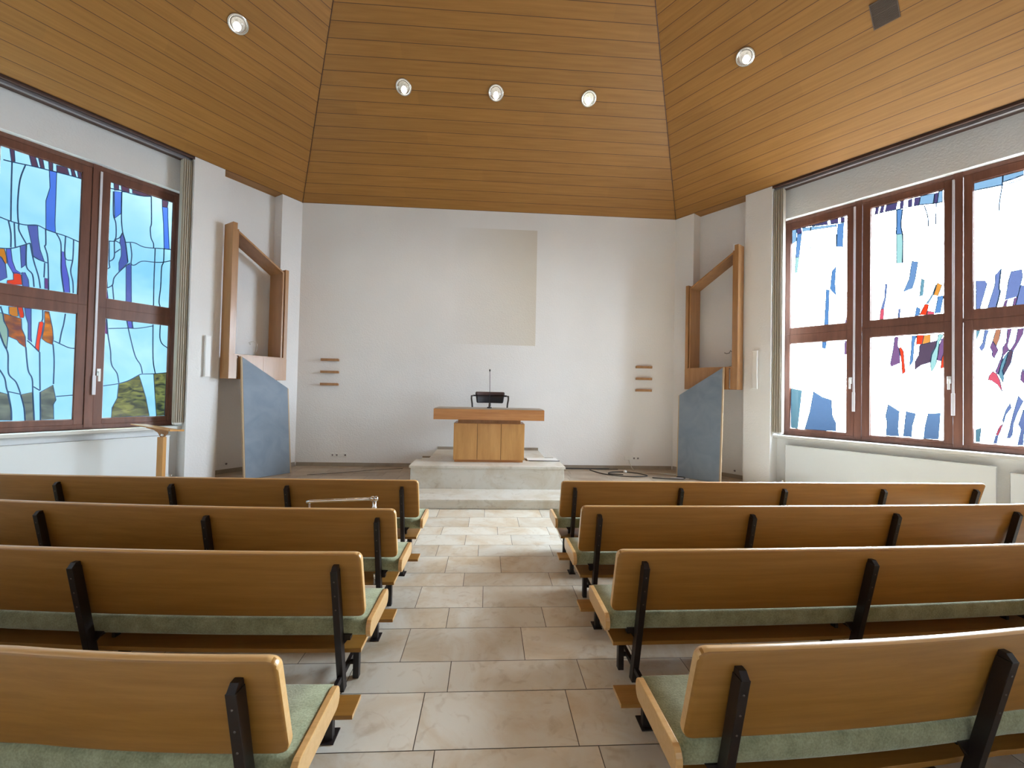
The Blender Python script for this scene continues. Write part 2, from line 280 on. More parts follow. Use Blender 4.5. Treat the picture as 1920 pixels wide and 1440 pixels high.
# stained glass: per pane (lead lines, coloured pieces) in wall metres (along, up); pane rectangles
GLASS = {
 'L1u': ([[(3.628,4.405),(3.557,4.412),(3.448,4.43),(3.334,4.446),(3.246,4.455),(3.176,4.463),(3.041,4.476),(2.935,4.48)],[(3.559,4.408),(3.555,4.031),(3.548,3.667)],[(3.449,4.425),(3.488,4.217),(3.499,3.941),(3.493,3.744),(3.483,3.648)],[(3.643,3.684),(3.563,3.664),(3.483,3.655),(3.417,3.661),(3.327,3.69),(3.248,3.662),(3.158,3.646),(3.07,3.635),(2.952,3.601),(2.935,3.602)],[(3.567,3.659),(3.544,3.513),(3.539,3.331)],[(3.52,3.649),(3.503,3.35)],[(3.483,3.648),(3.477,3.565),(3.415,3.421)],[(3.632,3.295),(3.538,3.32),(3.455,3.379),(3.382,3.438)],[(3.253,3.658),(3.246,3.468),(3.255,3.435),(3.223,3.282),(3.205,2.871)],[(3.382,3.438),(3.348,3.231),(3.299,3.026),(3.278,2.877)],[(3.413,3.414),(3.405,3.129),(3.352,3.041),(3.333,2.879)],[(3.158,3.646),(3.114,3.54),(3.104,3.362),(3.097,3.137),(3.064,2.873)],[(3.07,3.635),(3.067,3.343),(3.003,3.323)],[(2.993,3.611),(2.993,3.349),(3.009,3.176),(2.984,3.029),(2.976,2.877)],[(3.349,3.275),(3.3,3.245),(3.226,3.225)],[(3.249,3.219),(3.25,3.023)]],
  [('blue',[(3.243,4.452),(3.176,4.463),(3.174,4.166),(3.172,3.776),(3.163,3.644),(3.251,3.661),(3.262,4.039),(3.23,4.231)]),('navy',[(3.409,3.658),(3.324,3.684),(3.313,3.519),(3.294,3.379),(3.251,3.23),(3.349,3.267),(3.367,3.414)]),('navy',[(3.464,3.372),(3.412,3.417),(3.406,3.157),(3.446,3.096)]),('indigo',[(3.575,3.306),(3.538,3.317),(3.522,3.167),(3.492,3.062),(3.441,3.026),(3.509,3.008),(3.566,3.14)]),('orange',[(3.632,3.288),(3.589,3.302),(3.556,3.136),(3.576,3.11),(3.607,3.184),(3.63,3.206)]),('navy',[(3.629,3.192),(3.607,3.177),(3.576,3.11),(3.559,2.946),(3.621,2.882)]),('red',[(3.511,3.022),(3.482,3.029),(3.445,3.01),(3.432,2.885),(3.501,2.869),(3.559,2.876),(3.556,2.912),(3.507,2.931)]),('navy',[(3.441,3.04),(3.414,3.047),(3.383,2.961),(3.374,2.87),(3.429,2.871)]),('indigo',[(3.105,3.415),(3.069,3.415),(3.059,3.254),(3.022,3.065),(3.008,2.878),(3.064,2.873),(3.095,3.138)]),('plum',[(3.245,3.017),(3.208,3.016),(3.204,2.879),(3.239,2.879)]),('umber',[(3.581,4.567),(3.545,4.567),(3.535,4.426),(3.563,4.412)]),('umber',[(3.422,4.575),(3.368,4.572),(3.339,4.45),(3.396,4.441)]),('umber',[(3.342,4.57),(3.303,4.568),(3.285,4.451),(3.319,4.449)]),('umber',[(3.252,4.571),(3.214,4.567),(3.211,4.457),(3.243,4.452)]),('umber',[(3.18,4.554),(3.08,4.569),(3.057,4.476),(3.176,4.466)]),('umber',[(3.049,4.575),(3.017,4.572),(2.993,4.483),(3.032,4.48)]),('umber',[(2.985,4.572),(2.949,4.566),(2.939,4.482),(2.971,4.482)])]),
 'L2u': ([[(2.642,4.477),(2.532,4.497),(2.39,4.5),(2.267,4.523),(2.174,4.559)],[(2.177,4.558),(2.163,4.16),(2.174,4.065),(2.162,3.919),(2.13,3.839),(2.125,3.772)],[(2.519,4.481),(2.512,4.103),(2.493,3.894),(2.457,3.748),(2.421,3.469)],[(2.61,4.448),(2.6,4.112),(2.571,3.995),(2.563,3.799),(2.579,3.722),(2.573,3.526),(2.587,3.458),(2.622,3.419)],[(2.65,3.706),(2.579,3.725),(2.564,3.756),(2.523,3.798),(2.493,3.88)],[(2.563,3.735),(2.515,3.715)],[(2.571,3.555),(2.512,3.63)],[(2.635,3.704),(2.626,3.397),(2.619,3.329),(2.649,3.272),(2.636,3.022)],[(2.641,3.021),(2.581,3.084),(2.568,3.187),(2.518,3.285),(2.446,3.397),(2.393,3.456)],[(2.581,3.077),(2.562,2.877)],[(2.457,3.748),(2.358,3.775),(2.232,3.746),(2.008,3.794),(1.9,3.811)],[(2.402,3.758),(2.38,3.583),(2.384,3.451),(2.343,3.44),(2.26,3.522),(2.109,3.55),(2.001,3.581),(1.9,3.634)],[(2.106,3.763),(2.106,3.544),(2.106,3.241),(2.1,2.873)],[(1.995,3.793),(1.995,3.59),(2.017,3.492),(2.02,3.186),(2.034,2.954),(2.017,2.874)]],
  [('blue',[(2.602,4.452),(2.519,4.477),(2.512,4.167),(2.585,4.061)]),('navy',[(2.493,3.887),(2.457,3.748),(2.421,3.455),(2.518,3.285),(2.522,3.426),(2.499,3.533),(2.503,3.661),(2.52,3.727),(2.512,3.816)]),('navy',[(2.441,3.413),(2.382,3.444),(2.363,2.874),(2.426,2.876)]),('blue',[(2.037,4.451),(1.965,4.464),(1.961,4.311),(1.939,3.978),(1.927,3.811),(1.995,3.798),(2.013,4.184)]),('plum',[(2.65,3.011),(2.638,3.008),(2.622,2.871),(2.65,2.872)]),('umber',[(2.608,4.566),(2.555,4.569),(2.553,4.487),(2.602,4.466)]),('umber',[(2.529,4.57),(2.439,4.574),(2.435,4.503),(2.519,4.481)]),('umber',[(2.403,4.567),(2.169,4.572),(2.267,4.523),(2.4,4.513)]),('umber',[(2.042,4.564),(1.962,4.559),(1.972,4.462),(2.037,4.454)])]),
 'L1l': ([[(3.6,2.577),(3.58,2.486)],[(3.249,2.591),(3.246,2.474),(3.257,2.449)],[(3.042,2.58),(3.055,2.432),(3.072,2.321),(3.086,2.175)],[(3.138,2.199),(3.086,2.169),(3.0,2.123),(2.94,2.117)],[(3.536,2.04),(3.523,1.969),(3.518,1.79),(3.502,1.712),(3.449,1.635),(3.408,1.489)],[(3.596,1.808),(3.544,1.688),(3.526,1.566),(3.51,1.499)],[(3.381,2.09),(3.354,1.799),(3.316,1.686),(3.305,1.501),(3.282,1.141)],[(3.372,2.177),(3.337,2.135),(3.265,2.038)],[(3.261,2.038),(3.243,1.536)],[(3.302,1.582),(3.243,1.53)],[(3.145,2.156),(3.128,1.931),(3.126,1.621)],[(3.511,1.516),(3.408,1.483)],[(3.097,1.455),(3.015,1.464),(2.939,1.473)],[(3.51,1.499),(3.48,1.297),(3.472,1.151)],[(3.408,1.483),(3.374,1.306),(3.362,1.151)],[(3.242,1.513),(3.228,1.145)],[(3.602,2.25),(3.563,2.11),(3.536,2.04)]],
  [('orange',[(3.535,2.584),(3.465,2.591),(3.454,2.474),(3.501,2.466),(3.531,2.495)]),('red',[(3.465,2.591),(3.421,2.594),(3.405,2.494),(3.412,2.464),(3.439,2.459)]),('navy',[(3.406,2.591),(3.349,2.59),(3.339,2.216),(3.331,2.159),(3.365,2.189),(3.37,2.396),(3.392,2.485)]),('amberbrown',[(3.577,2.492),(3.523,2.479),(3.428,2.45),(3.42,2.32),(3.388,2.221),(3.38,2.079),(3.437,2.135),(3.457,2.173),(3.526,2.209),(3.532,2.293),(3.567,2.399)]),('palegreen',[(3.609,2.503),(3.58,2.486),(3.571,2.399),(3.537,2.314),(3.531,2.203),(3.536,2.057),(3.563,2.121),(3.602,2.272)]),('red',[(3.276,2.428),(3.249,2.444),(3.236,2.422),(3.248,2.274),(3.261,2.19),(3.265,2.038),(3.301,2.087),(3.293,2.21),(3.282,2.363)]),('amber',[(3.233,2.582),(3.193,2.583),(3.155,2.369),(3.143,2.228),(3.149,2.144),(3.206,2.173),(3.246,2.215),(3.228,2.406)]),('smoke',[(3.581,1.51),(3.513,1.482),(3.483,1.297),(3.476,1.151),(3.571,1.156)]),('smoke',[(3.407,1.477),(3.308,1.512),(3.286,1.142),(3.362,1.145),(3.378,1.34)]),('smoke',[(3.238,1.513),(3.13,1.609),(3.096,1.407),(3.118,1.347),(3.109,1.151),(3.232,1.145)])]),
 'L2l': ([[(2.605,2.441),(2.392,2.477),(2.311,2.484),(2.202,2.514),(2.099,2.555)],[(2.634,2.575),(2.611,2.364),(2.575,2.118),(2.567,1.983),(2.548,1.893),(2.494,1.793),(2.471,1.656)],[(2.408,2.589),(2.377,2.418),(2.299,2.074),(2.231,1.937),(2.204,1.807)],[(2.098,2.577),(2.082,2.044),(2.048,1.815)],[(2.007,2.579),(2.006,2.382),(1.974,2.287),(1.907,2.232)],[(2.65,1.604),(2.472,1.645),(2.36,1.694),(2.245,1.781),(2.2,1.798),(2.067,1.808),(1.901,1.834)],[(2.351,2.59),(2.334,2.485)]],
  [('olive',[(2.472,1.645),(2.36,1.694),(2.245,1.787),(2.204,1.64),(2.152,1.437),(2.101,1.153),(2.539,1.148),(2.535,1.29),(2.483,1.427)]),('olive',[(2.067,1.802),(1.906,1.828),(1.911,1.152),(2.014,1.15),(2.052,1.607)]),('plum',[(2.647,2.579),(2.626,2.576),(2.607,2.353),(2.645,2.37)]),('indigo',[(2.408,2.59),(2.341,2.59),(2.343,2.487),(2.387,2.477)])]),
 'R1u': ([[(2.219,4.555),(2.22,4.263),(2.21,4.094)],[(1.963,4.565),(2.079,4.558),(2.236,4.55),(2.452,4.503),(2.586,4.486),(2.72,4.469)],[(2.566,4.472),(2.574,4.102)]],
  [('blue',[(2.587,4.471),(2.667,4.461),(2.655,4.073),(2.574,4.102)]),('blue',[(2.022,4.467),(2.093,4.473),(2.055,4.067),(2.001,4.067)]),('cyan',[(2.001,4.067),(2.055,4.067),(2.027,3.804),(1.992,3.798)]),('blue',[(2.519,3.722),(2.57,3.786),(2.557,3.511),(2.572,3.306),(2.494,3.421),(2.509,3.648)]),('blue',[(2.441,3.431),(2.483,3.418),(2.472,2.851),(2.419,2.849)]),('plum',[(2.72,3.007),(2.72,3.005),(2.72,2.845),(2.691,2.845)]),('paleblue_shade',[(1.94,4.565),(2.009,4.565),(2.011,4.349),(1.941,4.314)]),('paleblue_shade',[(2.097,4.553),(2.566,4.467),(2.566,4.434),(2.098,4.491)]),('umber',[(2.009,4.565),(2.079,4.558),(2.098,4.458),(2.022,4.467)]),('umber',[(2.236,4.555),(2.456,4.559),(2.456,4.502),(2.236,4.536)]),('umber',[(2.489,4.561),(2.596,4.557),(2.593,4.477),(2.494,4.49)]),('umber',[(2.627,4.554),(2.677,4.551),(2.673,4.464),(2.627,4.473)])]),
 'R1l': ([],
  [('blue',[(2.394,2.57),(2.453,2.57),(2.439,2.459),(2.39,2.467)]),('plum',[(2.691,2.565),(2.72,2.561),(2.72,2.352),(2.684,2.342)]),('teal',[(1.95,1.806),(2.11,1.772),(2.053,1.116),(1.955,1.126)]),('deepblue',[(2.276,1.756),(2.395,1.668),(2.52,1.621),(2.536,1.37),(2.583,1.248),(2.584,1.124),(2.152,1.116),(2.224,1.404)])]),
 'R2u': ([[(3.007,4.471),(3.151,4.471),(3.291,4.463),(3.426,4.453),(3.527,4.446),(3.682,4.415),(3.766,4.408)],[(3.291,4.46),(3.294,4.244),(3.287,4.095)],[(3.359,4.448),(3.342,4.214),(3.357,4.089),(3.364,3.923),(3.358,3.648)],[(3.583,4.422),(3.62,4.251),(3.625,4.105)],[(3.703,4.407),(3.698,4.11)]],
  [('paleblue_shade',[(3.546,4.567),(3.686,4.559),(3.672,4.418),(3.532,4.445)]),('paleblue_shade',[(3.729,4.568),(3.766,4.564),(3.766,4.408),(3.715,4.407)]),('blue',[(3.293,4.459),(3.357,4.445),(3.342,4.214),(3.355,4.082),(3.287,4.095)]),('cyan',[(3.292,4.093),(3.363,4.08),(3.365,3.653),(3.294,3.656)]),('deepblue',[(3.458,3.652),(3.523,3.629),(3.494,3.386),(3.464,3.259),(3.366,3.221),(3.429,3.399)]),('teal',[(3.558,3.379),(3.588,3.353),(3.573,3.136),(3.539,3.128)]),('violet',[(3.171,3.38),(3.193,3.376),(3.178,3.176),(3.156,3.005),(3.121,3.01),(3.161,3.179)]),('rose',[(3.121,3.01),(3.159,3.005),(3.151,2.853),(3.105,2.855)]),('violet',[(3.317,2.974),(3.337,2.985),(3.332,2.852),(3.312,2.851)]),('blue',[(3.51,2.981),(3.549,2.947),(3.535,2.859),(3.49,2.852)]),('redr',[(3.593,3.009),(3.632,2.996),(3.613,2.856),(3.538,2.859)]),('rose',[(3.619,2.909),(3.684,2.886),(3.684,2.853),(3.608,2.856)]),('yellow',[(3.717,3.286),(3.763,3.25),(3.722,3.103),(3.679,3.124)]),('paleblue_shade',[(3.707,3.281),(3.679,3.131),(3.627,3.01),(3.603,3.007),(3.665,3.133)]),('blue',[(3.722,3.096),(3.777,3.1),(3.745,2.864),(3.689,2.859),(3.712,3.017)]),('umber',[(3.057,4.567),(3.096,4.564),(3.08,4.476),(3.046,4.477)]),('umber',[(3.118,4.564),(3.157,4.565),(3.143,4.474),(3.102,4.473)]),('umber',[(3.178,4.564),(3.302,4.564),(3.286,4.462),(3.162,4.472)]),('umber',[(3.335,4.567),(3.372,4.568),(3.362,4.453),(3.328,4.455)]),('umber',[(3.418,4.558),(3.461,4.564),(3.457,4.453),(3.416,4.457)]),('umber',[(3.486,4.561),(3.546,4.56),(3.527,4.449),(3.477,4.453)]),('umber',[(3.691,4.555),(3.727,4.555),(3.712,4.408),(3.677,4.421)])]),
 'R2l': ([],
  [('plumr',[(3.278,2.573),(3.319,2.571),(3.309,2.45),(3.327,2.388),(3.338,2.185),(3.239,2.135),(3.228,2.177),(3.256,2.357)]),('redr',[(3.32,2.401),(3.344,2.423),(3.375,2.349),(3.382,2.195),(3.393,2.052),(3.359,2.017),(3.354,2.184),(3.331,2.364)]),('blue',[(3.46,2.573),(3.507,2.569),(3.486,2.459),(3.472,2.202),(3.436,2.131),(3.453,2.356)]),('redr',[(3.511,2.574),(3.586,2.569),(3.565,2.441),(3.506,2.44)]),('yellow',[(3.586,2.569),(3.651,2.57),(3.647,2.458),(3.565,2.436)]),('brownr',[(3.541,2.432),(3.711,2.481),(3.695,2.374),(3.663,2.285),(3.652,2.183),(3.558,2.146),(3.491,2.073),(3.495,2.201),(3.533,2.293)]),('cyan',[(3.727,2.565),(3.778,2.565),(3.735,2.451),(3.727,2.315),(3.704,2.146),(3.66,2.034),(3.648,2.172),(3.663,2.319),(3.703,2.396)]),('plumr',[(3.758,2.494),(3.785,2.536),(3.785,2.323),(3.747,2.19),(3.715,2.208),(3.731,2.394)]),('redr',[(3.782,2.323),(3.785,2.333),(3.785,2.104),(3.747,2.088),(3.759,2.223)]),('deepblue',[(3.209,1.575),(3.329,1.482),(3.317,1.219),(3.33,1.114),(3.186,1.111),(3.196,1.318),(3.179,1.402)]),('deepblue',[(3.403,1.48),(3.505,1.458),(3.468,1.279),(3.46,1.117),(3.374,1.118)]),('deepblue',[(3.629,1.461),(3.748,1.478),(3.729,1.111),(3.584,1.11),(3.6,1.301)])]),
 'R3u': ([[(4.05,4.456),(4.19,4.443),(4.298,4.436),(4.394,4.437),(4.472,4.457)],[(4.305,4.473),(4.386,4.475),(4.472,4.495)],[(4.303,4.557),(4.298,4.436),(4.276,4.24),(4.271,4.109)],[(4.289,3.36),(4.271,3.114),(4.28,3.057),(4.249,2.868)]],
  [('paleblue_shade',[(4.05,4.56),(4.303,4.557),(4.298,4.441),(4.05,4.458)]),('paleblue_shade',[(4.303,4.557),(4.472,4.556),(4.472,4.501),(4.303,4.474)]),('violet',[(4.074,3.244),(4.153,3.228),(4.17,3.182),(4.107,2.861),(4.074,2.86)]),('violet',[(4.24,3.287),(4.289,3.36),(4.271,3.114),(4.28,3.057),(4.246,2.86),(4.172,2.86),(4.235,3.162)]),('violet',[(4.368,3.301),(4.453,3.309),(4.461,3.226),(4.423,2.977),(4.32,2.946),(4.346,3.182)]),('plumr',[(4.32,2.94),(4.341,2.95),(4.328,2.86),(4.302,2.86)]),('plumr',[(4.393,2.955),(4.423,2.977),(4.402,2.86),(4.38,2.861)]),('violet',[(4.444,3.111),(4.486,3.103),(4.486,2.86),(4.403,2.86)])]),
 'R3l': ([],
  [('teal',[(4.077,2.582),(4.109,2.582),(4.073,2.429)]),('violet',[(4.149,2.578),(4.184,2.579),(4.165,2.506),(4.145,2.35),(4.123,2.303),(4.102,2.356),(4.133,2.424)]),('amber2',[(4.243,2.576),(4.287,2.577),(4.274,2.46),(4.247,2.361),(4.216,2.429)]),('plumr',[(4.216,2.435),(4.247,2.361),(4.264,2.312),(4.229,2.206),(4.21,2.243),(4.213,2.297),(4.194,2.353)]),('plumr',[(4.338,2.574),(4.372,2.574),(4.353,2.453),(4.338,2.354),(4.353,2.312),(4.304,2.232),(4.262,1.997),(4.239,2.033),(4.296,2.244),(4.302,2.351),(4.33,2.407)]),('plumr',[(4.423,2.568),(4.47,2.569),(4.459,2.489),(4.423,2.388),(4.386,2.292),(4.364,2.311),(4.401,2.402)]),('brownr',[(4.357,2.311),(4.386,2.292),(4.368,2.147),(4.308,1.984),(4.3,2.055),(4.349,2.288)]),('teal',[(4.345,2.283),(4.323,2.137),(4.296,2.043),(4.309,1.96),(4.304,1.89),(4.266,1.997),(4.281,2.103),(4.311,2.22)]),('rose',[(4.216,2.039),(4.25,2.009),(4.277,1.925),(4.298,1.772),(4.258,1.866),(4.208,1.92),(4.176,1.926),(4.188,1.986)]),('violet',[(4.36,1.632),(4.369,1.574),(4.326,1.49),(4.307,1.384),(4.296,1.406),(4.326,1.549)]),('rose',[(4.303,1.371),(4.281,1.275),(4.262,1.215),(4.242,1.225),(4.273,1.334)]),('violet',[(4.262,1.215),(4.25,1.113),(4.223,1.11),(4.242,1.219)]),('violet',[(4.426,1.727),(4.464,1.665),(4.415,1.507),(4.385,1.366),(4.378,1.238),(4.356,1.189),(4.333,1.192),(4.356,1.305),(4.371,1.423),(4.393,1.552)]),('violet',[(4.466,1.567),(4.483,1.374),(4.465,1.235),(4.462,1.114),(4.418,1.109),(4.447,1.313),(4.426,1.369)]),('teal',[(4.073,1.275),(4.119,1.303),(4.105,1.115),(4.073,1.111)]),('plumr',[(4.466,2.073),(4.484,1.866),(4.441,1.924),(4.448,2.016)])]),
}
PANES = {'L1u': (2.935, 3.66, 2.86, 4.575), 'L1l': (2.935, 3.66, 1.135, 2.6), 'L2u': (1.9, 2.65, 2.865, 4.575), 'L2l': (1.9, 2.65, 1.14, 2.59), 'R1u': (1.94, 2.72, 2.845, 4.565), 'R1l': (1.94, 2.72, 1.11, 2.58), 'R2u': (3.005, 3.785, 2.845, 4.575), 'R2l': (3.005, 3.785, 1.1, 2.59), 'R3u': (4.05, 4.83, 2.86, 4.56), 'R3l': (4.05, 4.83, 1.1, 2.59)}

# ------------------------------------------------------------------ mesh builder
class MB:
    def __init__(s): s.v = []; s.f = []; s.m = []; s.mi = 0; s.sm = []
    def add(s, vs, fs, smooth=False):
        k = len(s.v); s.v += [Vector(v) for v in vs]
        for f in fs: s.f.append([k + i for i in f]); s.m.append(s.mi); s.sm.append(smooth)
        return s
    def hexa(s, p):            # 8 corners: bottom 4 then top 4
        return s.add(p, [(0, 3, 2, 1), (4, 5, 6, 7), (0, 1, 5, 4), (1, 2, 6, 5), (2, 3, 7, 6), (3, 0, 4, 7)])
    def box(s, a, b):
        (x0, y0, z0), (x1, y1, z1) = a, b
        return s.hexa([(x0, y0, z0), (x1, y0, z0), (x1, y1, z0), (x0, y1, z0), (x0, y0, z1), (x1, y0, z1), (x1, y1, z1), (x0, y1, z1)])
    def fbox(s, f, a, b):      # box in another frame: f(t, d, z) -> world
        (x0, y0, z0), (x1, y1, z1) = a, b
        return s.hexa([f(x, y, z) for (x, y, z) in [(x0, y0, z0), (x1, y0, z0), (x1, y1, z0), (x0, y1, z0), (x0, y0, z1), (x1, y0, z1), (x1, y1, z1), (x0, y1, z1)]])
    def prism(s, A, B):        # two matching outlines
        n = len(A)
        return s.add(list(A) + list(B), [tuple(range(n))[::-1], tuple(range(n, 2 * n))] + [(i, (i + 1) % n, n + (i + 1) % n, n + i) for i in range(n)])
    def rings(s, rs, smooth=True, caps=True):
        n = len(rs[0]); vs = [p for r in rs for p in r]; fs = []
        for k in range(len(rs) - 1):
            for i in range(n): fs.append((k * n + i, k * n + (i + 1) % n, (k + 1) * n + (i + 1) % n, (k + 1) * n + i))
        k0 = len(s.v); s.add(vs, fs, smooth)
        if caps:
            s.f.append([k0 + i for i in range(n)][::-1]); s.m.append(s.mi); s.sm.append(False)
            s.f.append([k0 + (len(rs) - 1) * n + i for i in range(n)]); s.m.append(s.mi); s.sm.append(False)
        return s
    def tube(s, pts, r, n=10):
        pts = [Vector(p) for p in pts]; rs = []; prev = None
        for i, p in enumerate(pts):
            d = (pts[min(i + 1, len(pts) - 1)] - pts[max(i - 1, 0)]).normalized()
            if prev is None: a = d.orthogonal().normalized()
            else:
                a = prev - d * prev.dot(d); a = a.normalized() if a.length > 1e-6 else d.orthogonal().normalized()
            prev = a; b = d.cross(a); rr = r[i] if isinstance(r, (list, tuple)) else r
            rs.append([p + (a * math.cos(2 * math.pi * j / n) + b * math.sin(2 * math.pi * j / n)) * rr for j in range(n)])
        return s.rings(rs)
    def lathe(s, f, prof, n=24, smooth=True):   # prof: (radius, height); f(x, y, h) -> world
        return s.rings([[f(r * math.cos(2 * math.pi * j / n), r * math.sin(2 * math.pi * j / n), h) for j in range(n)] for r, h in prof], smooth)
    def build(s, name, ms, parent=None, bevel=0.0, origin=None, seg=2):
        me = bpy.data.meshes.new(name)
        if parent is not None: o0 = Vector(parent['_o'])
        elif origin is not None: o0 = Vector(origin)
        else:
            mn = [min(v[i] for v in s.v) for i in range(3)]; mxx = [max(v[i] for v in s.v) for i in range(3)]
            o0 = Vector(((mn[0] + mxx[0]) / 2, (mn[1] + mxx[1]) / 2, mn[2]))
        me.from_pydata([v - o0 for v in s.v], [], s.f)
        if not isinstance(ms, (list, tuple)): ms = [ms]
        for q in ms: me.materials.append(q)
        for p, i, q in zip(me.polygons, s.m, s.sm): p.material_index = i; p.use_smooth = q
        bm = bmesh.new(); bm.from_mesh(me); bmesh.ops.recalc_face_normals(bm, faces=bm.faces); bm.to_mesh(me); bm.free()
        o = bpy.data.objects.new(name, me); COL.objects.link(o)
        if parent is not None: o.parent = parent
        else: o.location = o0
        o['_o'] = list(o0)
        if bevel:
            b = o.modifiers.new('bevel', 'BEVEL'); b.width = bevel; b.segments = seg; b.limit_method = 'ANGLE'; b.angle_limit = R(40)
            b.harden_normals = False
        return o
def tag(o, label=None, cat=None, group=None, kind=None):
    for k, v in (('label', label), ('category', cat), ('group', group), ('kind', kind)):
        if v: o[k] = v
    return o
def empty(name, loc, label, cat, group=None, kind=None):
    o = bpy.data.objects.new(name, None); COL.objects.link(o); o.location = loc; o['_o'] = list(loc); o.empty_display_size = 0.1
    return tag(o, label, cat, group, kind)
def st(o): return tag(o, kind='structure')

# ------------------------------------------------------------------ floor
def tile_field(name, xr, ys, joints, z, m, cover):
    b = MB(); rnd = []
    b.mi = 1; b.box((xr[0], ys[0], z - 0.12), (xr[1], ys[-1] + (0.3 if z == 0 else 0), z - 0.004)); b.mi = 0
    base = len(b.f)
    for k in range(len(ys) - 1):
        y0, y1 = ys[k], ys[k + 1]
        js = sorted(joints.get(k, []) or [random.uniform(-0.3, 0.1)])
        x = js[-1]
        while x < xr[1] - 0.3: x += random.uniform(0.48, 0.86); js.append(min(x, xr[1]))
        x = js[0]; pre = []
        while x > xr[0] + 0.3: x -= random.uniform(0.48, 0.86); pre.append(max(x, xr[0]))
        js = sorted(pre) + js; g = 0.0022
        for a, c in zip(js[:-1], js[1:]):
            if c - a < 0.03: continue
            b.add([(a + g, y0 + g, z), (c - g, y0 + g, z), (c - g, y1 - g, z), (a + g, y1 - g, z)], [(0, 1, 2, 3)])
            q = (random.random(), random.random(), random.random())
            rnd.append(q)
    o = b.build(name, [m, M['grout']], origin=(0, 0, z))
    ca = o.data.color_attributes.new('tile_rnd', 'FLOAT_COLOR', 'CORNER')
    i = 0
    for p in o.data.polygons:
        q = (0.5, 0.5, 0.5)
        if p.material_index == 0: q = rnd[i]; i += 1
        for l in p.loop_indices: ca.data[l].color = (*q, 1)
    return st(o)
ys = [1.55, 1.924, 2.287, 2.542, 2.893, 3.161, 3.504, 3.758, 4.132, 4.43, 4.74, 5.017, 5.396, 5.76]
jn = [[-0.21, 0.55], [-0.31, 0.46], [-0.19, 0.58], [-0.5, 0.26], [-0.26, 0.44], [-0.52, -0.01, 0.75], [-0.18, 0.58], [-0.36, 0.15], [-0.49, -0.07, 0.69], [-0.22, 0.29], [-0.51, 0.14], [-0.21, 0.41], [-0.64, -0.02, 0.74]]
pre = [1.55]
while pre[-1] > Y_REAR - 0.2: pre.append(pre[-1] - random.uniform(0.26, 0.38))
pre = pre[1:][::-1]; k0 = len(pre)
tile_field('floor', (-8.6, 8.6), pre + ys, {k0 + i: j for i, j in enumerate(jn)}, 0.0, M['tile'], None)
yc = [6.0]
while yc[-1] < 8.9: yc.append(yc[-1] + random.uniform(0.27, 0.38))
tile_field('floor_chancel', (-7.4, 7.4), [5.77 + 0.02] + yc, {}, H_CH, M['tile_chancel'], None)
# the riser of the chancel step with its thin tread slab
b = MB(); b.box((-7.4, 5.765, 0.0), (7.4, 5.80, H_CH - 0.03)); b.box((-7.4, 5.755, H_CH - 0.03), (7.4, 6.39, H_CH + 0.002))
st(b.build('trim_chancel_step', M['step_stone'], bevel=0.003))
# altar podium
b = MB(); b.box((-1.17, 6.385, H_CH), (1.205, 6.98, 0.455)); b.box((-1.19, 6.37, 0.45), (1.226, 6.99, 0.485))
b.box((-0.99, 6.98, H_CH), (1.02, 8.165, 0.484)); b.box((-1.27, 6.98, H_CH), (-0.99, 8.165, 0.315)); b.box((1.02, 6.98, H_CH), (1.315, 8.165, 0.315))
pod = b.build('altar_podium', M['step_stone'], bevel=0.003)
tag(pod, 'pale limestone podium step carrying the wooden altar', 'podium')
b = MB(); b.box((-0.98, 8.165, 0.484), (1.01, 8.18, 0.535)); b.box((-1.27, 8.165, 0.315), (-0.98, 8.18, 0.345)); b.box((1.01, 8.165, 0.315), (1.315, 8.18, 0.345))
b.box((-3.68, 8.162, H_CH), (-1.27, 8.18, 0.20)); b.box((1.315, 8.162, H_CH), (3.74, 8.18, 0.20))
st(b.build('baseboard_back', M['skirt_stone']))

# ------------------------------------------------------------------ walls
b = MB(); b.box((-3.9, YB, -0.1), (3.95, YB + 0.3, 5.6))
wall_back = st(b.build('wall_back', None or M['plaster']))
# a rectangle where a panel once hung has kept an older, darker paint, fading out to one side
def faded_patch(m):
    t, n, bs = nodes(m)
    co = n('ShaderNodeTexCoord'); sp = n('ShaderNodeSeparateXYZ')
    g = n('ShaderNodeNewGeometry'); t.links.new(g.outputs['Position'], sp.inputs[0])
    def step(src, lo, hi):
        a = n('ShaderNodeMapRange'); a.inputs['From Min'].default_value = lo; a.inputs['From Max'].default_value = hi; t.links.new(src, a.inputs['Value']); return a.outputs[0]
    def mul(a, c):
        x = n('ShaderNodeMath', operation='MULTIPLY'); t.links.new(a, x.inputs[0]); t.links.new(c, x.inputs[1]); return x.outputs[0]
    f = mul(mul(step(sp.outputs['X'], -0.8, 0.91), step(sp.outputs['X'], 0.915, 0.91)), mul(step(sp.outputs['Z'], 2.57, 2.575), step(sp.outputs['Z'], 4.905, 4.90)))
    src = bs.inputs['Base Color'].links[0].from_socket
    mxc = n('ShaderNodeMixRGB', blend_type='MULTIPLY'); mxc.inputs['Color2'].default_value = (0.84, 0.79, 0.70, 1)
    t.links.new(f, mxc.inputs['Fac']); t.links.new(src, mxc.inputs['Color1']); t.links.new(mxc.outputs[0], bs.inputs['Base Color'])
pb = plaster('white_roughcast_plaster_back', (0.80, 0.795, 0.785)); faded_patch(pb)
wall_back.data.materials[0] = pb

